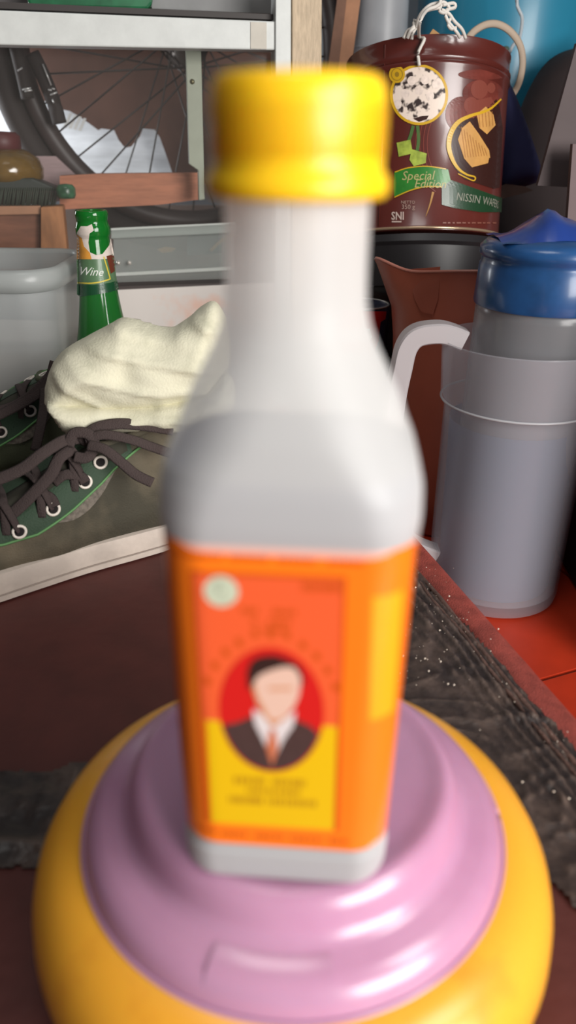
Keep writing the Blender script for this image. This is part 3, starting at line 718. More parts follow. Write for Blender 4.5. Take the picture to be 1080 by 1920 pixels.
def sneaker(label, loc, rot, tint, laces, group, mside=1):
    t = thing('sneaker', label, 'shoe', loc, rot, group)
    m_can = mat('canvas '+tint, (68, 64, 52) if tint == 'near' else (84, 88, 66), .85, var=0, vscale=10, c2=(122, 110, 90) if tint == 'near' else (70, 78, 52), thr=(.42, .72), bump=.35, bscale=700)
    m_stay = mat('dark green eyestay', (44, 66, 46), .7, bump=.3, bscale=600)
    m_pip = mat('light green piping', (92, 140, 84), .6)
    m_rub = mat('dirty white rubber', (206, 192, 180), .55, var=.12, vscale=30, bump=.15)
    m_eye = mat('eyelet metal', (226, 216, 204), .3)
    m_lace = mat('brown lace', (66, 54, 52), .9, bump=.6, bscale=900)
    # sole
    out = []; tab = [(0.0, .003), (.003, .016), (.01, .026), (.03, .0375), (.06, .040), (.11, .041), (.16, .046), (.2, .050), (.235, .0475), (.262, .040), (.28, .028), (.291, .011), (.293, .002)]
    ptsR = [(u, w) for u, w in tab]
    def outline(e, z):
        a = [Vector((u+(e*(1 if u > .15 else -1))*(abs(u-.15)/.15)**3, w+e, z)) for u, w in ptsR]; a = smoothpts(a, 4)
        b = [Vector((p.x, -p.y, p.z)) for p in reversed(a)]
        return a+b
    sole = mesh('sole', *loft([outline(-.003, 0), outline(.0, .002), outline(.0005, .012), outline(.0012, .020), outline(.0002, .0265), outline(-.004, .0275)]), m_rub, t, local=True, sharp=45)
    mesh('foxing_line', *tube([Vector((p.x, p.y, p.z)) for p in outline(.0014, .0085)], .0006, 5, closed=True), mat('groove', (150, 136, 126), .8), sole, local=True)
    # upper with collar opening
    NU, NQ = 60, 44; idx = {}; V = []; F = []
    us = [.288*(i/NU)**1.0 for i in range(NU+1)]
    def hole(u, q): return .010 < u < .092 and abs(q+.08) < .42*math.sqrt(max(0, 1-((u-.051)/.041)**2))**.6
    for i in range(NU):
        for j in range(NQ):
            u = (us[i]+us[i+1])/2; q = -1+2*(j+.5)/NQ
            if hole(u, q): continue
            k4 = []
            for a, b in ((0, 0), (1, 0), (1, 1), (0, 1)):
                k = (i+a, j+b)
                if k not in idx: idx[k] = len(V); V.append(up(us[k[0]], -1+2*k[1]/NQ))
                k4.append(idx[k])
            F.append(tuple(k4))
    upper = mesh('upper', V, F, m_can, t, local=True)
    so = upper.modifiers.new('s', 'SOLIDIFY'); so.thickness = .003; so.offset = -1
    rim = []
    for k in range(48):
        a = 2*math.pi*k/48; u = .051+.041*math.cos(a); q = -.08+.42*math.copysign(abs(math.sin(a))**.6, math.sin(a)); rim.append(up(u, q, .001))
    mesh('collar', *tube(rim, .0034, 8, closed=True), m_can, t, local=True)
    # eyestays and piping, one each side
    def sq(tab, u, sd):
        q = interp(tab, u, 1); return q if sd > 0 else 2*QC-.08-q*.95
    for sd in (1, -1):
        V = []; F = []; n1, n2 = 24, 6
        for i in range(n1+1):
            u = .058+.148*i/n1
            qa, qb = sq(QA, u, sd), sq(QB, u, sd)
            for j in range(n2+1): V.append(up(u, qa+(qb-qa)*j/n2, .0016))
        for i in range(n1):
            for j in range(n2): a = i*(n2+1)+j; F.append((a, a+1, a+n2+2, a+n2+1))
        st = mesh('eyestay', V, F, m_stay, t, local=True)
        mesh('piping', *tube([up(.050+.156*i/n1, sq(QB, .050+.156*i/n1, sd), .0018) for i in range(n1+1)], .0011, 6), m_pip, st, local=True)
        for k, u in enumerate((.086, .102, .132, .161, .188)):
            eq = sq(QE, u, sd); c = up(u, eq, .0026); d1 = (up(u+.004, eq, .0026)-c).normalized(); d2 = (up(u, eq+.03, .0026)-up(u, eq-.03, .0026)).normalized()
            nn = d1.cross(d2).normalized(); d2 = nn.cross(d1)
            e = mesh('eyelet', *tube([c+d1*(.0050*math.cos(a))+d2*(.0046*math.sin(a)) for a in [2*math.pi*i/20 for i in range(20)]], .0013, 6, closed=True), m_eye, t, local=True)
            vs = [c-nn*.0004+d1*(.0045*math.cos(a))+d2*(.0041*math.sin(a)) for a in [2*math.pi*i/14 for i in range(14)]]
            mesh('hole', vs+[v+nn*.0006 for v in vs], [tuple(range(14)), tuple(range(14, 28))], mat('eyelet hole', (26, 20, 20), .9), e, local=True)
    # tongue
    V = []; F = []
    for i in range(19):
        u = .062+.13*i/18
        for j in range(7):
            p = up(max(u, .094), QC+(-.22+.44*j/6), .0012); p.x = u
            if u < .094: p.z += (.094-u)*.35
            V.append(p)
    for i in range(18):
        for j in range(6): a = i*7+j; F.append((a, a+1, a+8, a+7))
    o = mesh('tongue', V, F, mat('tongue cloth', (58, 56, 46), .9), t, local=True); q = o.modifiers.new('s', 'SOLIDIFY'); q.thickness = .0035
    # side vent patch
    V = []; F = []
    for i in range(13):
        for j in range(4):
            uu = .072+.060*i/12; V.append(up(uu, interp(QB, uu, 1)+.005+.10*(j/3)*math.sin(math.pi*(i+.01)/12.02), .0012))
    for i in range(12):
        for j in range(3): a = i*4+j; F.append((a, a+1, a+5, a+4))
    mesh('side_patch', V, F, mat('grey ribbed patch', (110, 102, 92), .8, var=.35, vscale=220), t, local=True)
    # cross lacing
    for k, u in enumerate((.102, .132, .161, .188)):
        for du, lf in ((.012, .0055), (-.010, .0042)):
            ua, ub = (u, u+du) if du > 0 else (u-du, u)
            qa, qb = sq(QE, ua, 1), sq(QE, ub, -1)
            pts = [up(ua+(ub-ua)*w, qa+(qb-qa)*w, .001+lf*math.sin(math.pi*(.06+.88*w))) for w in (0, .12, .3, .5, .7, .88, 1)]
            mesh('lace', *tube(pts, .0036, 8, flat=.32, smooth=3), m_lace, t, local=True)
    for pts, w in laces:
        mesh('lace', *tube([P(x, y, Y) for x, y, Y in pts], w, 8, flat=.22, smooth=6, upv=(0.1, -.75, .65)), m_lace, t)
    return t
tdir = Vector((-.845, -.535)); nrm = Vector((.535, -.845))
Apt = Vector((G(0, 1130).x, G(0, 1130).y))
heel = Apt - tdir*.185 - nrm*.046
yaw = math.atan2(tdir.y, tdir.x)          # local +x = toe; local +y = left of travel
# near side must be local +y or -y: local +y direction is (-sin yaw, cos yaw)
ly = Vector((-math.sin(yaw), math.cos(yaw)))
NEARSIGN = 1 if ly.dot(nrm) > 0 else -1
near_laces = [
    ([(150, 822, .600), (120, 826, .590), (80, 850, .575), (40, 880, .565), (-20, 905, .555)], .0052),
    ([(140, 840, .590), (112, 858, .580), (95, 890, .570), (60, 928, .558), (20, 965, .548), (-20, 990, .540)], .0052),
    ([(150, 830, .596), (175, 805, .600), (215, 795, .604), (265, 797, .606), (325, 806, .606)], .0050),
    ([(160, 825, .592), (195, 815, .594), (245, 824, .594), (285, 838, .594), (325, 852, .594)], .0042),
    ([(165, 835, .586), (195, 842, .582), (225, 865, .578), (255, 890, .574), (286, 905, .572)], .0044),
    ([(128, 836, .588), (140, 812, .594), (168, 815, .594), (176, 838, .588), (162, 858, .582), (140, 856, .582)], .0048),
    ([(100, 905, .572), (122, 890, .576), (150, 893, .578), (160, 905, .576)], .0046),
    ([(62, 935, .560), (75, 925, .563), (95, 935, .562), (103, 950, .558)], .0046),
    ([(5, 985, .546), (20, 978, .549), (34, 985, .548), (40, 996, .545)], .0046)]
near = sneaker('grey-green canvas sneaker with a brown bow, stuffed with cream cloth, nearest the bottle', (heel.x, heel.y, 0.0), (0, 0, yaw), 'near', near_laces, 'pair of worn canvas sneakers')
m_c = mat('trim', (60, 60, 60))
fl = [([(103, 678, .715), (95, 705, .710), (78, 732, .705), (45, 755, .700), (-15, 785, .690)], .0050),
      ([(84, 728, .704), (82, 765, .690), (75, 805, .672), (66, 845, .660)], .0046),
      ([(96, 700, .712), (60, 738, .705), (20, 762, .700), (-20, 772, .695)], .0044)]
hf = Vector((heel.x, heel.y)) + Vector((-.050, .100))
far = sneaker('olive canvas sneaker lying behind the stuffed one, toe at the left edge', (hf.x, hf.y, .026), (0, math.asin(.024/.29), yaw-math.radians(20)), 'far', fl, 'pair of worn canvas sneakers')

# ================================================================ CLOTH STUFFED IN THE SHOE
m_sock = mat('cream cloth', (218, 214, 190), .95, var=0, vscale=30, c2=(186, 184, 160), thr=(.5, .8), bump=.25, bscale=500)
so = thing('cloth', 'cream knitted cloth bundled into the nearer sneaker, in front of the green bottle', 'cloth', tuple(P(240, 800, .63)))
upper_o = [(84, 735), (88, 700), (110, 665), (150, 640), (190, 620), (222, 604), (262, 612), (310, 622), (345, 606), (372, 584), (396, 574), (412, 590), (425, 620), (430, 680), (415, 730), (370, 752), (300, 764), (230, 766), (170, 762), (120, 770), (96, 762)]
lower_o = [(90, 745), (130, 750), (200, 757), (300, 752), (380, 735), (430, 700), (440, 760), (400, 790), (345, 805), (300, 800), (260, 806), (200, 812), (165, 818), (140, 812), (112, 790)]
V, F = inflate(upper_o, .640, .036, .0028, .034, .010, 26, lean=.25)
def crease(v):
    # soft folds running across the bundle
    a = noise.noise(Vector((v.x*11, v.z*48+v.x*12, 2))); b = noise.noise(Vector((v.x*70, v.z*30, 5)))
    return Vector((v.x, v.y - .0050*max(0, 1-abs(a)*3)**1.5 - .0012*b, v.z))
mesh('upper_fold', [crease(v) for v in V], F, m_sock, so)
V, F = inflate(lower_o, .628, .024, .0028, .018, .008, 34)
mesh('lower_fold', [crease(v) for v in V], F, m_sock, so)

# ================================================================ BLACK POT, BISCUIT TIN
tx, ty = P(814, 300, 1.02).x, 1.02
m_tin = mat('maroon tin', (90, 38, 32), .30, var=.12, vscale=8, coat=.5)
TRr = .0955; TILT = math.radians(13)
_nb = P(812, 432, ty-TRr*math.cos(TILT)); _nt = P(812, 68, ty-TRr*math.cos(TILT)+.05)
tax = Vector((0, math.sin(TILT), math.cos(TILT))); trad = Vector((0, -math.cos(TILT), math.sin(TILT)))
tcb = _nb - trad*TRr                                  # centre of the tin's bottom
hh = (_nt-_nb).length
tzb, tzt = 0.0, hh
TM = Matrix.Translation(tcb) @ Matrix.Rotation(-TILT, 4, 'X'); TMI = TM.inverted()
zpot = (tcb - trad*TRr).z - .012
pt = thing('pot', 'black cooking pot standing under the maroon biscuit tin', 'pot', (tx, ty, ZT))
m_pot = mat('black pot', (34, 32, 34), .45, var=.15, vscale=10)
mesh('body', *lathe([(.02, .0), (.100, .0), (.106, .006), (.108, .05), (.108, zpot-ZT-.02), (.1125, zpot-ZT-.016), (.1125, zpot-ZT-.006), (.106, zpot-ZT-.0015), (.02, zpot-ZT-.001)], tx, ty, ZT, 64), m_pot, pt)
vs, fs = lathe([(.02, -.016), (.104, -.016), (.107, -.012), (.104, -.004), (.02, -.001)], 0, 0, 0, 64)
mesh('lid', [TM @ Vector(v) for v in vs], fs, m_pot, pt, sharp=40)
vs, fs = lathe([(.085, -.060), (.100, -.060), (.104, -.016), (.085, -.016)], 0, 0, 0, 64)
mesh('collar', [TM @ Vector(v) for v in vs], fs, m_pot, pt, sharp=40)
tin = thing('biscuit_tin', 'maroon round biscuit tin with a gold-ringed photo, standing on the black pot', 'tin', tuple(tcb), (-TILT, 0, 0))
TP = [(.02, 0), (TRr-.002, 0), (TRr+.0012, .001), (TRr+.0016, .003), (TRr+.0008, .005), (TRr, .006)]
zb1 = hh-.020; zb2 = hh-.027
for z in (zb2, zb1): TP += [(TRr, z-.004), (TRr+.0018, z-.0015), (TRr+.0018, z+.0005), (TRr, z+.003)]
TP += [(TRr, hh-.004), (TRr+.001, hh-.002), (TRr+.001, hh), (TRr-.001, hh), (TRr-.0015, hh-.01), (TRr-.002, .004), (.02, .003)]
bodyt = mesh('body', *lathe(TP, 0, 0, 0, 96, True, False), m_tin, tin, sharp=60, local=True)
mesh('bottom_rim', *tube([((TRr+.0014)*math.cos(a*math.pi/48), (TRr+.0014)*math.sin(a*math.pi/48), .003) for a in range(96)], .0016, 8, closed=True), mat('tin edge', (196, 168, 138), .25, metal=.6), tin, local=True)
def tfn(x, y, lift):
    o = TMI @ CAM; d = TMI.to_3x3() @ ray(x, y); A_ = d.x*d.x+d.y*d.y; B_ = 2*(o.x*d.x+o.y*d.y); C_ = o.x*o.x+o.y*o.y-TRr*TRr
    q = (-B_-math.sqrt(max(0, B_*B_-4*A_*C_)))/(2*A_); p = o+d*q; n = Vector((p.x, p.y, 0)).normalized()
    return TM @ (p + n*(.0004+lift))
def tdec(name, polys, M, lift=0, maxe=10): return decal(name, polys, tfn, M, tin, lift, maxe)
m_gold = mat('tin gold', (206, 162, 36), .35, coat=.3)
m_phot = mat('black and white photo print', (236, 218, 204), .4, var=0, vscale=95, c2=(58, 46, 44), thr=(.50, .60), detail=2)
m_tdk = mat('tin dark brown', (54, 28, 24), .35, coat=.3)
m_relief = mat('tin relief print', (110, 50, 42), .3, var=.2, vscale=50, coat=.3)
# carved-relief print behind the wafers
tdec('relief_print', [ell(905, 175, 38, 26, 26), ell(865, 215, 30, 34, 26), ell(905, 140, 46, 10, 26)], m_relief, 0)
tdec('relief_figure', [ell(898, 168, 16, 18, 20), ell(920, 165, 8, 10, 14), ell(883, 198, 14, 16, 18), [(880, 190), (920, 182), (930, 200), (900, 222), (872, 222)]], mat('relief figure', (128, 66, 55), .3, coat=.3), .0002)
for k in range(4):
    tdec('ornament_line', ringband(830+k*2, 270, 30+k*9, 60+k*12, 1.5, 36)[9+2:27], mat('ornament red', (126, 58, 48), .35), .00005, None)
tdec('dark_swoosh', [[(936, 200), (930, 186), (900, 216), (870, 226), (850, 244), (842, 275), (850, 312), (870, 336), (925, 354), (936, 352), (942, 240)]], m_tdk, .0002)
tdec('gold_ring', ringband(786, 178, 54, 57, 5), m_gold, .0005)
tdec('photo_print', [ell(786, 178, 50, 53, 44)], m_phot, .0003)
tdec('photo_heads', [ell(x, y, 8, 9, 14) for x, y in ((772, 152), (797, 150), (818, 158), (760, 176), (786, 170), (806, 180), (746, 196))], mat('photo pale', (232, 214, 202), .4, var=.15, vscale=160), .0004)
tdec('photo_dark', [[(775, 223), (790, 218), (804, 217), (800, 224), (786, 229)]], m_tdk, .0004)
tdec('gold_seal', [ell(745, 140, 15, 16, 28)], m_gold, .0006)
tdec('seal_print', ringband(745, 140, 11, 12, 1.5, 24)+[ell(745, 140, 4, 5, 12)], mat('dull gold print', (150, 118, 36), .4), .0007, None)
tdec('ribbon', band([(775, 236), (770, 255), (764, 270)], 6)+band([(783, 236), (785, 262), (782, 285)], 6), mat('ribbon green', (74, 104, 52), .4), .0003)
tdec('rice_cake', [[(744, 268), (770, 262), (774, 288), (748, 294)], [(772, 280), (800, 288), (798, 306), (776, 312), (768, 300)]], mat('rice cake green', (150, 166, 66), .4, var=.3, vscale=90), .0004)
tdec('green_banner', [[(740, 322), (765, 314), (800, 312), (840, 318), (846, 345), (842, 352), (800, 350), (770, 358), (740, 371), (738, 350)]], mat('banner green', (44, 118, 42), .35, var=.2, vscale=30, coat=.3), .0003)
tdec('banner_edge', band([(740, 370), (770, 357), (800, 350), (836, 351)], 2)+band([(741, 323), (765, 315), (800, 312), (836, 317)], 2), m_gold, .0004)
m_ltr = mat('gold lettering', (176, 166, 110), .4)
tdec('special_lettering', textpolys('Special', 753, 338, 24, math.radians(-1), .92, .25), m_ltr, .0006, None)
tdec('edition_lettering', textpolys('Edition', 776, 352, 23, math.radians(1), .92, .25), m_ltr, .0006, None)
m_waf = mat('wafer print', (202, 150, 84), .4, var=.1, vscale=60)
tdec('wafer_print', [[(893, 214), (910, 200), (924, 215), (928, 235), (912, 252), (898, 240)], [(866, 240), (880, 228), (896, 250), (916, 282), (918, 296), (880, 306), (870, 298), (858, 262)], [(872, 300), (916, 296), (914, 306), (884, 314)]], m_waf, .0004)
wl = []
for k in range(9): wl += band([(864+k*5.4, 238+k*5), (872+k*5.0, 296-k*.5)], 1.1)
for k in range(5): wl += band([(897+k*6, 213-k*1), (899+k*6, 240-k*1)], 1.1)
tdec('wafer_grid', wl, mat('wafer grid print', (168, 112, 56), .5), .0006, None)
tdec('gold_swoosh', band([(938, 186), (915, 206), (880, 218), (858, 230), (845, 250), (841, 275), (848, 300), (860, 318), (875, 328), (889, 332), (887, 339), (872, 333), (858, 326)], lambda q: 2+7*math.exp(-((q-.35)/.25)**2)), m_gold, .0008)
tdec('dark_green_band', [[(828, 350), (846, 338), (880, 350), (930, 368), (940, 371), (939, 398), (900, 398), (850, 390), (828, 384)]], mat('banner dark green', (30, 62, 38), .35, coat=.3), .0005)
tdec('maker_lettering', fadex(textpolys('NISSIN WAFERS', 854, 375, 21, math.radians(9), .72, 0), 900, 943), mat('silver print', (140, 140, 126), .4), .0009, None)
tdec('weight_lettering', textpolys('NETTO', 752, 382, 8, 0, 1.0)+textpolys('350 g', 753, 392, 12, 0, .95), mat('pale print', (170, 142, 130), .4), .0003, None)
tdec('mark_lettering', textpolys('SNI', 734, 412, 21, 0, .78, 0, .4)+[[(735, 414.5), (753, 414.5), (753, 417), (735, 417)]], mat('pale mark', (200, 178, 168), .4), .0003, None)
tdec('gold_streak', band([(812, 360), (806, 384), (798, 406)], lambda q: 4*(1-q)+.6), mat('streak gold', (170, 120, 50), .4), .0003)
tdec('small_print', marks([(830, 932, 418, 2.2)], 9), mat('dim print', (130, 80, 66), .5), .0003)
mesh('seam', *tube([(-TRr*.62, -TRr*.785, .006), (-TRr*.62, -TRr*.785, hh-.004)], .0009, 6), m_tin, tin, local=True)
# cardboard corner sticking out
o = mesh('cardboard', *prism([P(x, y, 1.04) for x, y in ((798, 75), (812, 54), (836, 72), (838, 110), (798, 110))], (0, .004, 0)), mat('cardboard', (176, 134, 88), .9), smooth=False)
tagp(o, 'brown cardboard corner poking out of the biscuit tin', 'cardboard')
# wires
m_wire = mat('white wire', (214, 208, 200), .45)
wr = thing('wire', 'white wires knotted over the biscuit tin, one strand hanging down its front', 'wire', tuple(P(828, 20, 1.02)))
YF = _nt.y-.004
for pts in ([(825, -30, .95), (826, 2, .945), (818, 12, .94), (800, 20, .93), (787, 42, .90), (787, 72, YF), (796, 76, YF), (789, 92, YF), (785, 104, YF), (787, 126, YF)],
            [(828, 5, .95), (806, 10, .95), (788, 28, .95), (780, 50, .96), (776, 45, .96), (778, 36, .96)],
            [(826, 14, .95), (800, 20, .95), (786, 34, .96), (774, 52, .96), (764, 58, .965), (757, 72, .965)],
            [(778, 52, .96), (770, 58, .96), (764, 72, .962)], [(780, 52, .965), (774, 62, .965), (772, 74, .965)],
            [(828, 18, .95), (842, 26, .95), (852, 40, .95), (866, 55, .955), (873, 72, .96)],
            [(830, 10, .95), (850, 6, .95), (853, 14, .95), (836, 20, .95), (838, 36, .95), (848, 50, .95), (856, 60, .95), (862, 70, .955)],
            [(822, 8, .95), (832, 4, .95), (842, 14, .95), (834, 24, .95), (824, 20, .95), (828, 8, .95)],
            [(846, 34, .95), (840, 44, .95), (846, 54, .95), (856, 52, .95)]):
    mesh('strand', *tube([(tfn(p[0], p[1], .0045) if p[2] == YF else P(*p)) for p in pts], .0018, 7, smooth=5), m_wire, wr)
o = mesh('wire', *tube([P(*p) for p in ((968, -30, 1.2), (970, 10, 1.2), (979, 35, 1.2), (974, 70, 1.18), (962, 85, 1.16), (954, 100, 1.14), (942, 116, 1.12))], .0022, 7, smooth=5), mat('grey white wire', (180, 186, 190), .5))
tagp(o, 'single grey-white wire hanging in front of the blue barrel', 'wire')
o = mesh('strap', *tube([P(*p) for p in ((876, 74, 1.12), (890, 58, 1.12), (912, 46, 1.12), (935, 46, 1.12), (958, 60, 1.12), (975, 85, 1.12), (980, 115, 1.12), (976, 145, 1.12), (966, 170, 1.13), (950, 190, 1.13))], .0042, 8, flat=.35, smooth=5, upv=(0, -1, 0)), mat('beige strap', (178, 158, 138), .6))
tagp(o, 'beige looped strap rising behind the right shoulder of the biscuit tin', 'strap')

# ================================================================ RED-BROWN JUG
jx, jy = .181, .822
m_jug = mat('red brown plastic', (182, 98, 76), .42, var=.06, vscale=10)
jg = thing('plastic_jug', 'tall red-brown plastic jug with a spout, between the sauce bottle and the clear pitcher', 'jug', (jx, jy, ZT))
zj = P(900, 508, jy-.07).z
rings = []; seg = 72
zs = [ZT, ZT+.004, ZT+.05, -.02+.05, .10, .15, zj-.045, zj-.03, zj-.015, zj-.004, zj]
rs = [.052, .056, .060, .064, .068, .071, .073, .0738, .0745, .0752, .076]
def jring(r, z, k):
    out = []
    for j in range(seg):
        a = 2*math.pi*j/seg; da = (a-math.pi*1.02+math.pi) % (2*math.pi)-math.pi
        sp = math.exp(-(da/.34)**2)*k
        out.append((jx+(r+.020*sp)*math.cos(a), jy+(r+.020*sp)*math.sin(a), z+.016*sp))
    return [(x, y, zz-max(0, (y-jy+r))/(2*r)*.032*min(1, max(0, (z-(zj-.06))/.06))) for x, y, zz in out]
for r, z in zip(rs, zs): rings.append(jring(r, z, max(0, (z-(zj-.05))/.05)))
inner = [jring(r-.0022, z, max(0, (z-(zj-.05))/.05)) for r, z in reversed(list(zip(rs[2:], zs[2:])))]
mesh('body', *loft(rings+inner, True, True), m_jug, jg, sharp=60)
def jf(x, y, lift):
    p = hit_lathe(x, y, jx, jy, lambda z: .0745); d = Vector((p.x-jx, p.y-jy, 0)).normalized(); return p+d*(lift+.0006)
decal('spout_panel', [[(762, 505), (826, 500), (822, 560), (812, 590), (790, 584), (778, 560)]], jf, mat('jug darker panel', (168, 89, 69), .5), jg, 0, 8)  # slightly darker panel below the spout
mesh('rim', *tube([Vector(p)+Vector((0, 0, .0005)) for p in jring(.0752, zj, 1)], .0016, 6, closed=True), mat('jug rim', (190, 124, 108), .4), jg)

# red-topped can between
cx_, cy_ = P(672, 640, .885).x, .885
cn = thing('can', 'dark can with a red band, glimpsed between the sauce bottle and the red-brown jug', 'can', (cx_, cy_, ZT))
zcn = P(690, 578, cy_-.03).z
mesh('body', *lathe([(.01, 0), (.031, 0), (.033, .003), (.033, zcn-ZT-.004), (.031, zcn-ZT-.001), (.029, zcn-ZT-.003), (.01, zcn-ZT-.003)], cx_, cy_, ZT, 40), mat('navy can', (34, 38, 58), .3), cn)
mesh('rim', *tube([(cx_+.0318*math.cos(a*math.pi/24), cy_+.0318*math.sin(a*math.pi/24), zcn-.001) for a in range(48)], .0012, 6, closed=True), mat('can rim', (190, 190, 190), .3, metal=.8), cn)
def cf(x, y, lift):
    p = hit_lathe(x, y, cx_, cy_, lambda z: .033); d = Vector((p.x-cx_, p.y-cy_, 0)).normalized(); return p+d*(lift+.0004)
decal('red_band', [[(640, 582), (724, 584), (722, 598), (713, 604), (709, 640), (700, 660), (640, 660)]], cf, mat('can red', (188, 34, 34), .35), cn, 0, 6)
decal('white_patch', [[(640, 616), (692, 616), (697, 632), (690, 640), (640, 640)]], cf, mat('can white', (205, 205, 205), .4), cn, .0003, 6)

# ================================================================ CLEAR PITCHER WITH HANDLE
px_, py_ = .2045, .668
m_pit = mat('frosted pitcher plastic', (200, 200, 208), .25, trans=.70, translucent=.25, spec=.5, coat=.3)
zp = P(1000, 676, py_-.072).z
pit = thing('pitcher', 'large frosted clear plastic pitcher with a square handle, on the red tiles', 'pitcher', (px_, py_, ZT))
zstep = P(1000, 800, py_-.068).z
prf = [(.02, .0), (.057, .0), (.0615, .002), (.0628, .008), (.0632, .05), (.0640, zstep-ZT-.006), (.0650, zstep-ZT-.002), (.0668, zstep-ZT+.001), (.0680, zstep-ZT+.004), (.0715, zp-ZT-.004), (.0728, zp-ZT-.001), (.0722, zp-ZT), (.0705, zp-ZT-.002), (.0662, zstep-ZT+.004), (.0625, zstep-ZT-.006), (.0605, .012), (.02, .006)]
mesh('body', *lathe(prf, px_, py_, ZT, 80), m_pit, pit, sharp=50)
mesh('step_ring', *tube([(px_+.0676*math.cos(a*math.pi/48), py_+.0676*math.sin(a*math.pi/48), zstep+.002) for a in range(96)], .0011, 6, closed=True), mat('pitcher ridge', (190, 190, 194), .3, trans=.3), pit)
m_hnd = mat('pitcher handle plastic', (206, 200, 202), .3, trans=.14, translucent=.35, spec=.5)
hy = py_-.006
hp = [(868, 636), (846, 627), (820, 622), (782, 628), (762, 650), (752, 690), (742, 740), (735, 800), (738, 850)]
rings = []
cen = smoothpts([P(x, y, hy) for x, y in hp]+[P(742, 930, hy), P(760, 1010, hy), P(815, 1040, hy)], 6)
for i, p in enumerate(cen):
    a = cen[max(i-1, 0)]; b = cen[min(i+1, len(cen)-1)]; t = (b-a).normalized(); n = Vector((0, 1, 0)); s = t.cross(n).normalized()
    rings.append([p+s*(.0085*c)+n*(.0105*d) for c, d in ((1, .8), (.85, 1), (-.85, 1), (-1, .8), (-1, -.8), (-.85, -1), (.85, -1), (1, -.8))])
mesh('handle', *loft(rings), m_hnd, pit, sharp=30)
# blue-lidded jar standing inside
ix, iy = .2155, .668
m_jar = mat('grey jar plastic', (158, 160, 164), .25, trans=.40, translucent=.25, coat=.3)
z1 = P(1010, 590, iy-.055).z; z2 = P(1010, 500, iy-.055).z
ij = thing('lidded_jar', 'translucent grey jar with a bright blue lid, standing inside the frosted pitcher', 'jar', (ix-.02, iy, ZT+.007))
def jl(r, z, f): return (r, z, f)
base_x, base_y = px_, py_
def ring2(r, z):
    t = (z-ZT)/(z1-ZT); cx = base_x+(ix-base_x)*max(0, t); return [(cx+r*math.cos(2*math.pi*j/64), iy+r*math.sin(2*math.pi*j/64), z) for j in range(64)]
mesh('body', *loft([ring2(.044, ZT+.008), ring2(.0465, ZT+.012), ring2(.050, ZT+.08), ring2(.054, ZT+.16), ring2(.0565, z1-.01), ring2(.0565, z1+.004)]), m_jar, ij)
m_blue = mat('blue lid plastic', (36, 80, 132), .3, var=.25, vscale=24, coat=.4, translucent=.2)
lid = mesh('lid', *loft([ring2(.0585, z1-.002), ring2(.0592, z1), ring2(.0588, z2-.006), ring2(.0575, z2-.004), ring2(.0575, z2), ring2(.0598, z2+.002), ring2(.0600, z2+.008), ring2(.055, z2+.013), ring2(.030, z2+.017), ring2(.01, z2+.0175)], False, True), m_blue, ij, sharp=50)
# crumpled handle on the lid
V = []; F = []
lcx = ix+.004
n1, n2 = 16, 8
for i in range(n1+1):
    a = -.052+.104*i/n1
    for j in range(n2+1):
        b = -.035+.07*j/n2; r = math.hypot(a/.055, b/.038)
        V.append((lcx+a, iy+b, z2+.014+.022*max(0, 1-r*r)*(.6+.5*math.exp(-((a+.012)/.012)**2))+.004*noise.noise(Vector((a*60, b*60, 3)))))
for i in range(n1):
    for j in range(n2): k = i*(n2+1)+j; F.append((k, k+1, k+n2+2, k+n2+1))
mesh('lid_grip', V, F, mat('deep blue plastic', (30, 58, 130), .3, coat=.4), lid)
o = mesh('water', *loft([[(base_x+.0535*math.cos(2*math.pi*j/48), base_y+.0535*math.sin(2*math.pi*j/48), ZT+.014) for j in range(48)], [(base_x+.058*math.cos(2*math.pi*j/48), base_y+.058*math.sin(2*math.pi*j/48), zstep-.016) for j in range(48)]], False, False), mat('bluish film', (92, 126, 166), .3, trans=.42, translucent=.3), ij)
o.name = 'inner_sleeve'; o['label'] = 'bluish translucent sleeve'

# ================================================================ RIGHT BACKGROUND
m_teal = mat('teal barrel plastic', (42, 128, 158), .35, var=.08, vscale=6, coat=.2)
bxx, byy = P(940, 60, 1.42).x, 1.42
ba = thing('barrel', 'teal-blue plastic barrel behind the biscuit tin', 'barrel', (bxx, byy, ZT))
mesh('body', *lathe([(.03, 0), (.125, 0), (.132, .01), (.132, .30), (.137, .31), (.137, .325), (.132, .335), (.132, .62), (.137, .63), (.137, .645), (.130, .66), (.03, .66)], bxx, byy, ZT, 72), m_teal, ba, sharp=50)
c = P(948, 95, byy-.13)
mesh('plug', *lathe([(.0005, -.006), (.004, -.005), (.006, 0), (.004, .005), (.0005, .006)], c.x, c.y+.0, c.z, 14), mat('dull plug', (70, 84, 70), .5), ba)
gxx, gyy = P(715, 50, 1.30).x, 1.30
rl = thing('grey_bin', 'grey plastic bin standing behind the left shoulder of the biscuit tin', 'bin', (gxx, gyy, ZT))
mesh('body', *lathe([(.02, 0), (.070, 0), (.073, .01), (.060, .28), (.050, .36), (.043, .42), (.038, .50), (.036, .62), (.034, .63), (.01, .63)], gxx, gyy, ZT, 56), mat('grey bin plastic', (150, 152, 156), .4, var=.06), rl)
mesh('rib', *tube([(gxx+.0375*math.cos(a*math.pi/24), gyy+.0375*math.sin(a*math.pi/24), ZT+.52) for a in range(48)], .002, 6, closed=True), mat('grey bin plastic', (150, 152, 156), .4), rl)
PN = Vector((0, 1, 0))
bn = thing('batten', 'brown wooden batten leaning on the grey wall beside the bare wooden post', 'batten', tuple(P(610, 300, 1.26)))
slab('face', [(657, -60), (684, -60), (650, 190), (615, 420), (560, 770), (520, 770), (575, 420), (622, 190)], (0, 1.25, 0), PN, .012, mat('tan wood', (158, 112, 82), .7, var=.15, vscale=30), bn)
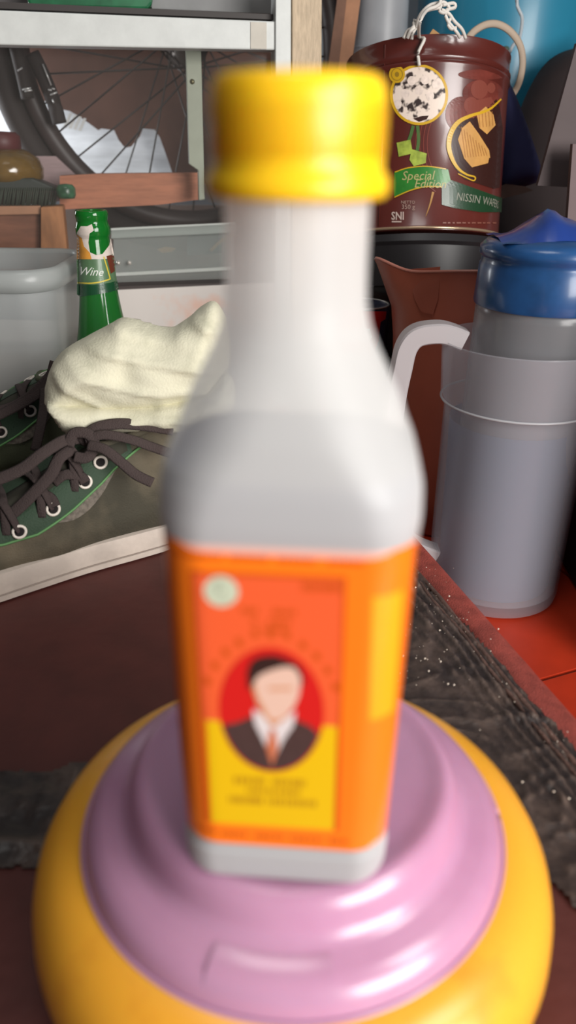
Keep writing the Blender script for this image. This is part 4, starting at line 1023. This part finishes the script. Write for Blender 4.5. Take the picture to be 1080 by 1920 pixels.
slab('darker_edge', [(640, -60), (657, -60), (632, 150), (575, 420), (520, 770), (502, 770), (555, 420), (612, 150)], (0, 1.248, 0), PN, .014, mat('dark tan wood', (112, 78, 60), .7, var=.15, vscale=30), bn)  # left strip of the two-tone batten, in the darker tan
m_bag = mat('dark brown bag cloth', (38, 26, 26), .85, var=.15, vscale=10)
V, F = inflate([(925, 520), (915, 380), (945, 310), (962, 245), (990, 170), (1030, 112), (1090, 88), (1190, 85), (1240, 300), (1250, 540), (1240, 768), (950, 768)], 1.21, .07, .010, .09, .006, 9)
tagp(mesh('bag', V, F, m_bag), 'dark brown cloth bag bulging at the right behind the blue lid', 'bag')
V, F = inflate([(930, 150), (950, 150), (966, 176), (985, 225), (1004, 280), (1016, 330), (990, 348), (930, 352), (925, 250)], 1.075, .022, .006, .03, .003, 20)
tagp(mesh('bag', V, F, mat('navy bag cloth', (40, 42, 84), .8)), 'dark navy cloth bag hanging right of the biscuit tin', 'bag')
o = slab('board', [(1082, 80), (1180, 80), (1180, 443), (1085, 443), (1085, 352), (1008, 348)], (0, .98, 0), Vector((0.1, 1, 0)), .012, mat('mauve grey board', (90, 78, 78), .7, var=.06)); tagp(o, 'mauve-grey board slanting at the right edge above the blue lid', 'board')
o = slab('board', [(1074, 270), (1180, 270), (1180, 450), (1062, 443)], (0, .94, 0), Vector((0.1, 1, 0)), .012, mat('pinkish board', (116, 98, 98), .7, var=.06)); tagp(o, 'pinkish pale board lower at the right edge, beside the small white tag', 'board')
o = slab('tag', [(1022, 401), (1037, 402), (1031, 430), (1017, 429)], (0, 1.13, 0), PN, .002, mat('white tag', (170, 156, 152), .6)); tagp(o, 'small white tag against the dark bag above the blue lid', 'tag')
o = slab('cardboard', [(935, 352), (950, 344), (985, 350), (1000, 357), (975, 364), (945, 372), (932, 374)], (0, 1.06, 0), PN, .004, mat('dim cardboard', (98, 76, 68), .8)); tagp(o, 'dim brown cardboard flap right of the biscuit tin', 'cardboard')
# black block standing in for the dark shadow on the tiles at right
q0 = G(1033, 1118, ZT); q1 = G(1090, 1215, ZT)
ck = thing('shadow_block', 'black block standing in for the shadow on the tiles right of the frosted pitcher', 'shadow_block', (.42, .80, ZT))
m_ck = mat('black crate plastic', (34, 27, 28), .6, var=.1)
dq = (q0-q1).normalized(); sd = Vector((dq.y, -dq.x, 0))*.35
if sd.x < 0: sd = -sd
k0 = q0+dq*.16+sd*.10; k1 = q1-dq*.05+sd*.06
fp = [k0, k1, k1+sd, k0+sd]
o = mesh('body', *prism(fp, (0, 0, .295)), m_ck, ck, smooth=False); bev(o, .006, 3)
o = mesh('rim', *prism([p-sd*.012+Vector((0, 0, .275)) for p in fp[:2]]+[p+sd*.012+Vector((0, 0, .275)) for p in fp[2:]], (0, 0, .012)), m_ck, ck, smooth=False); bev(o, .003, 2)
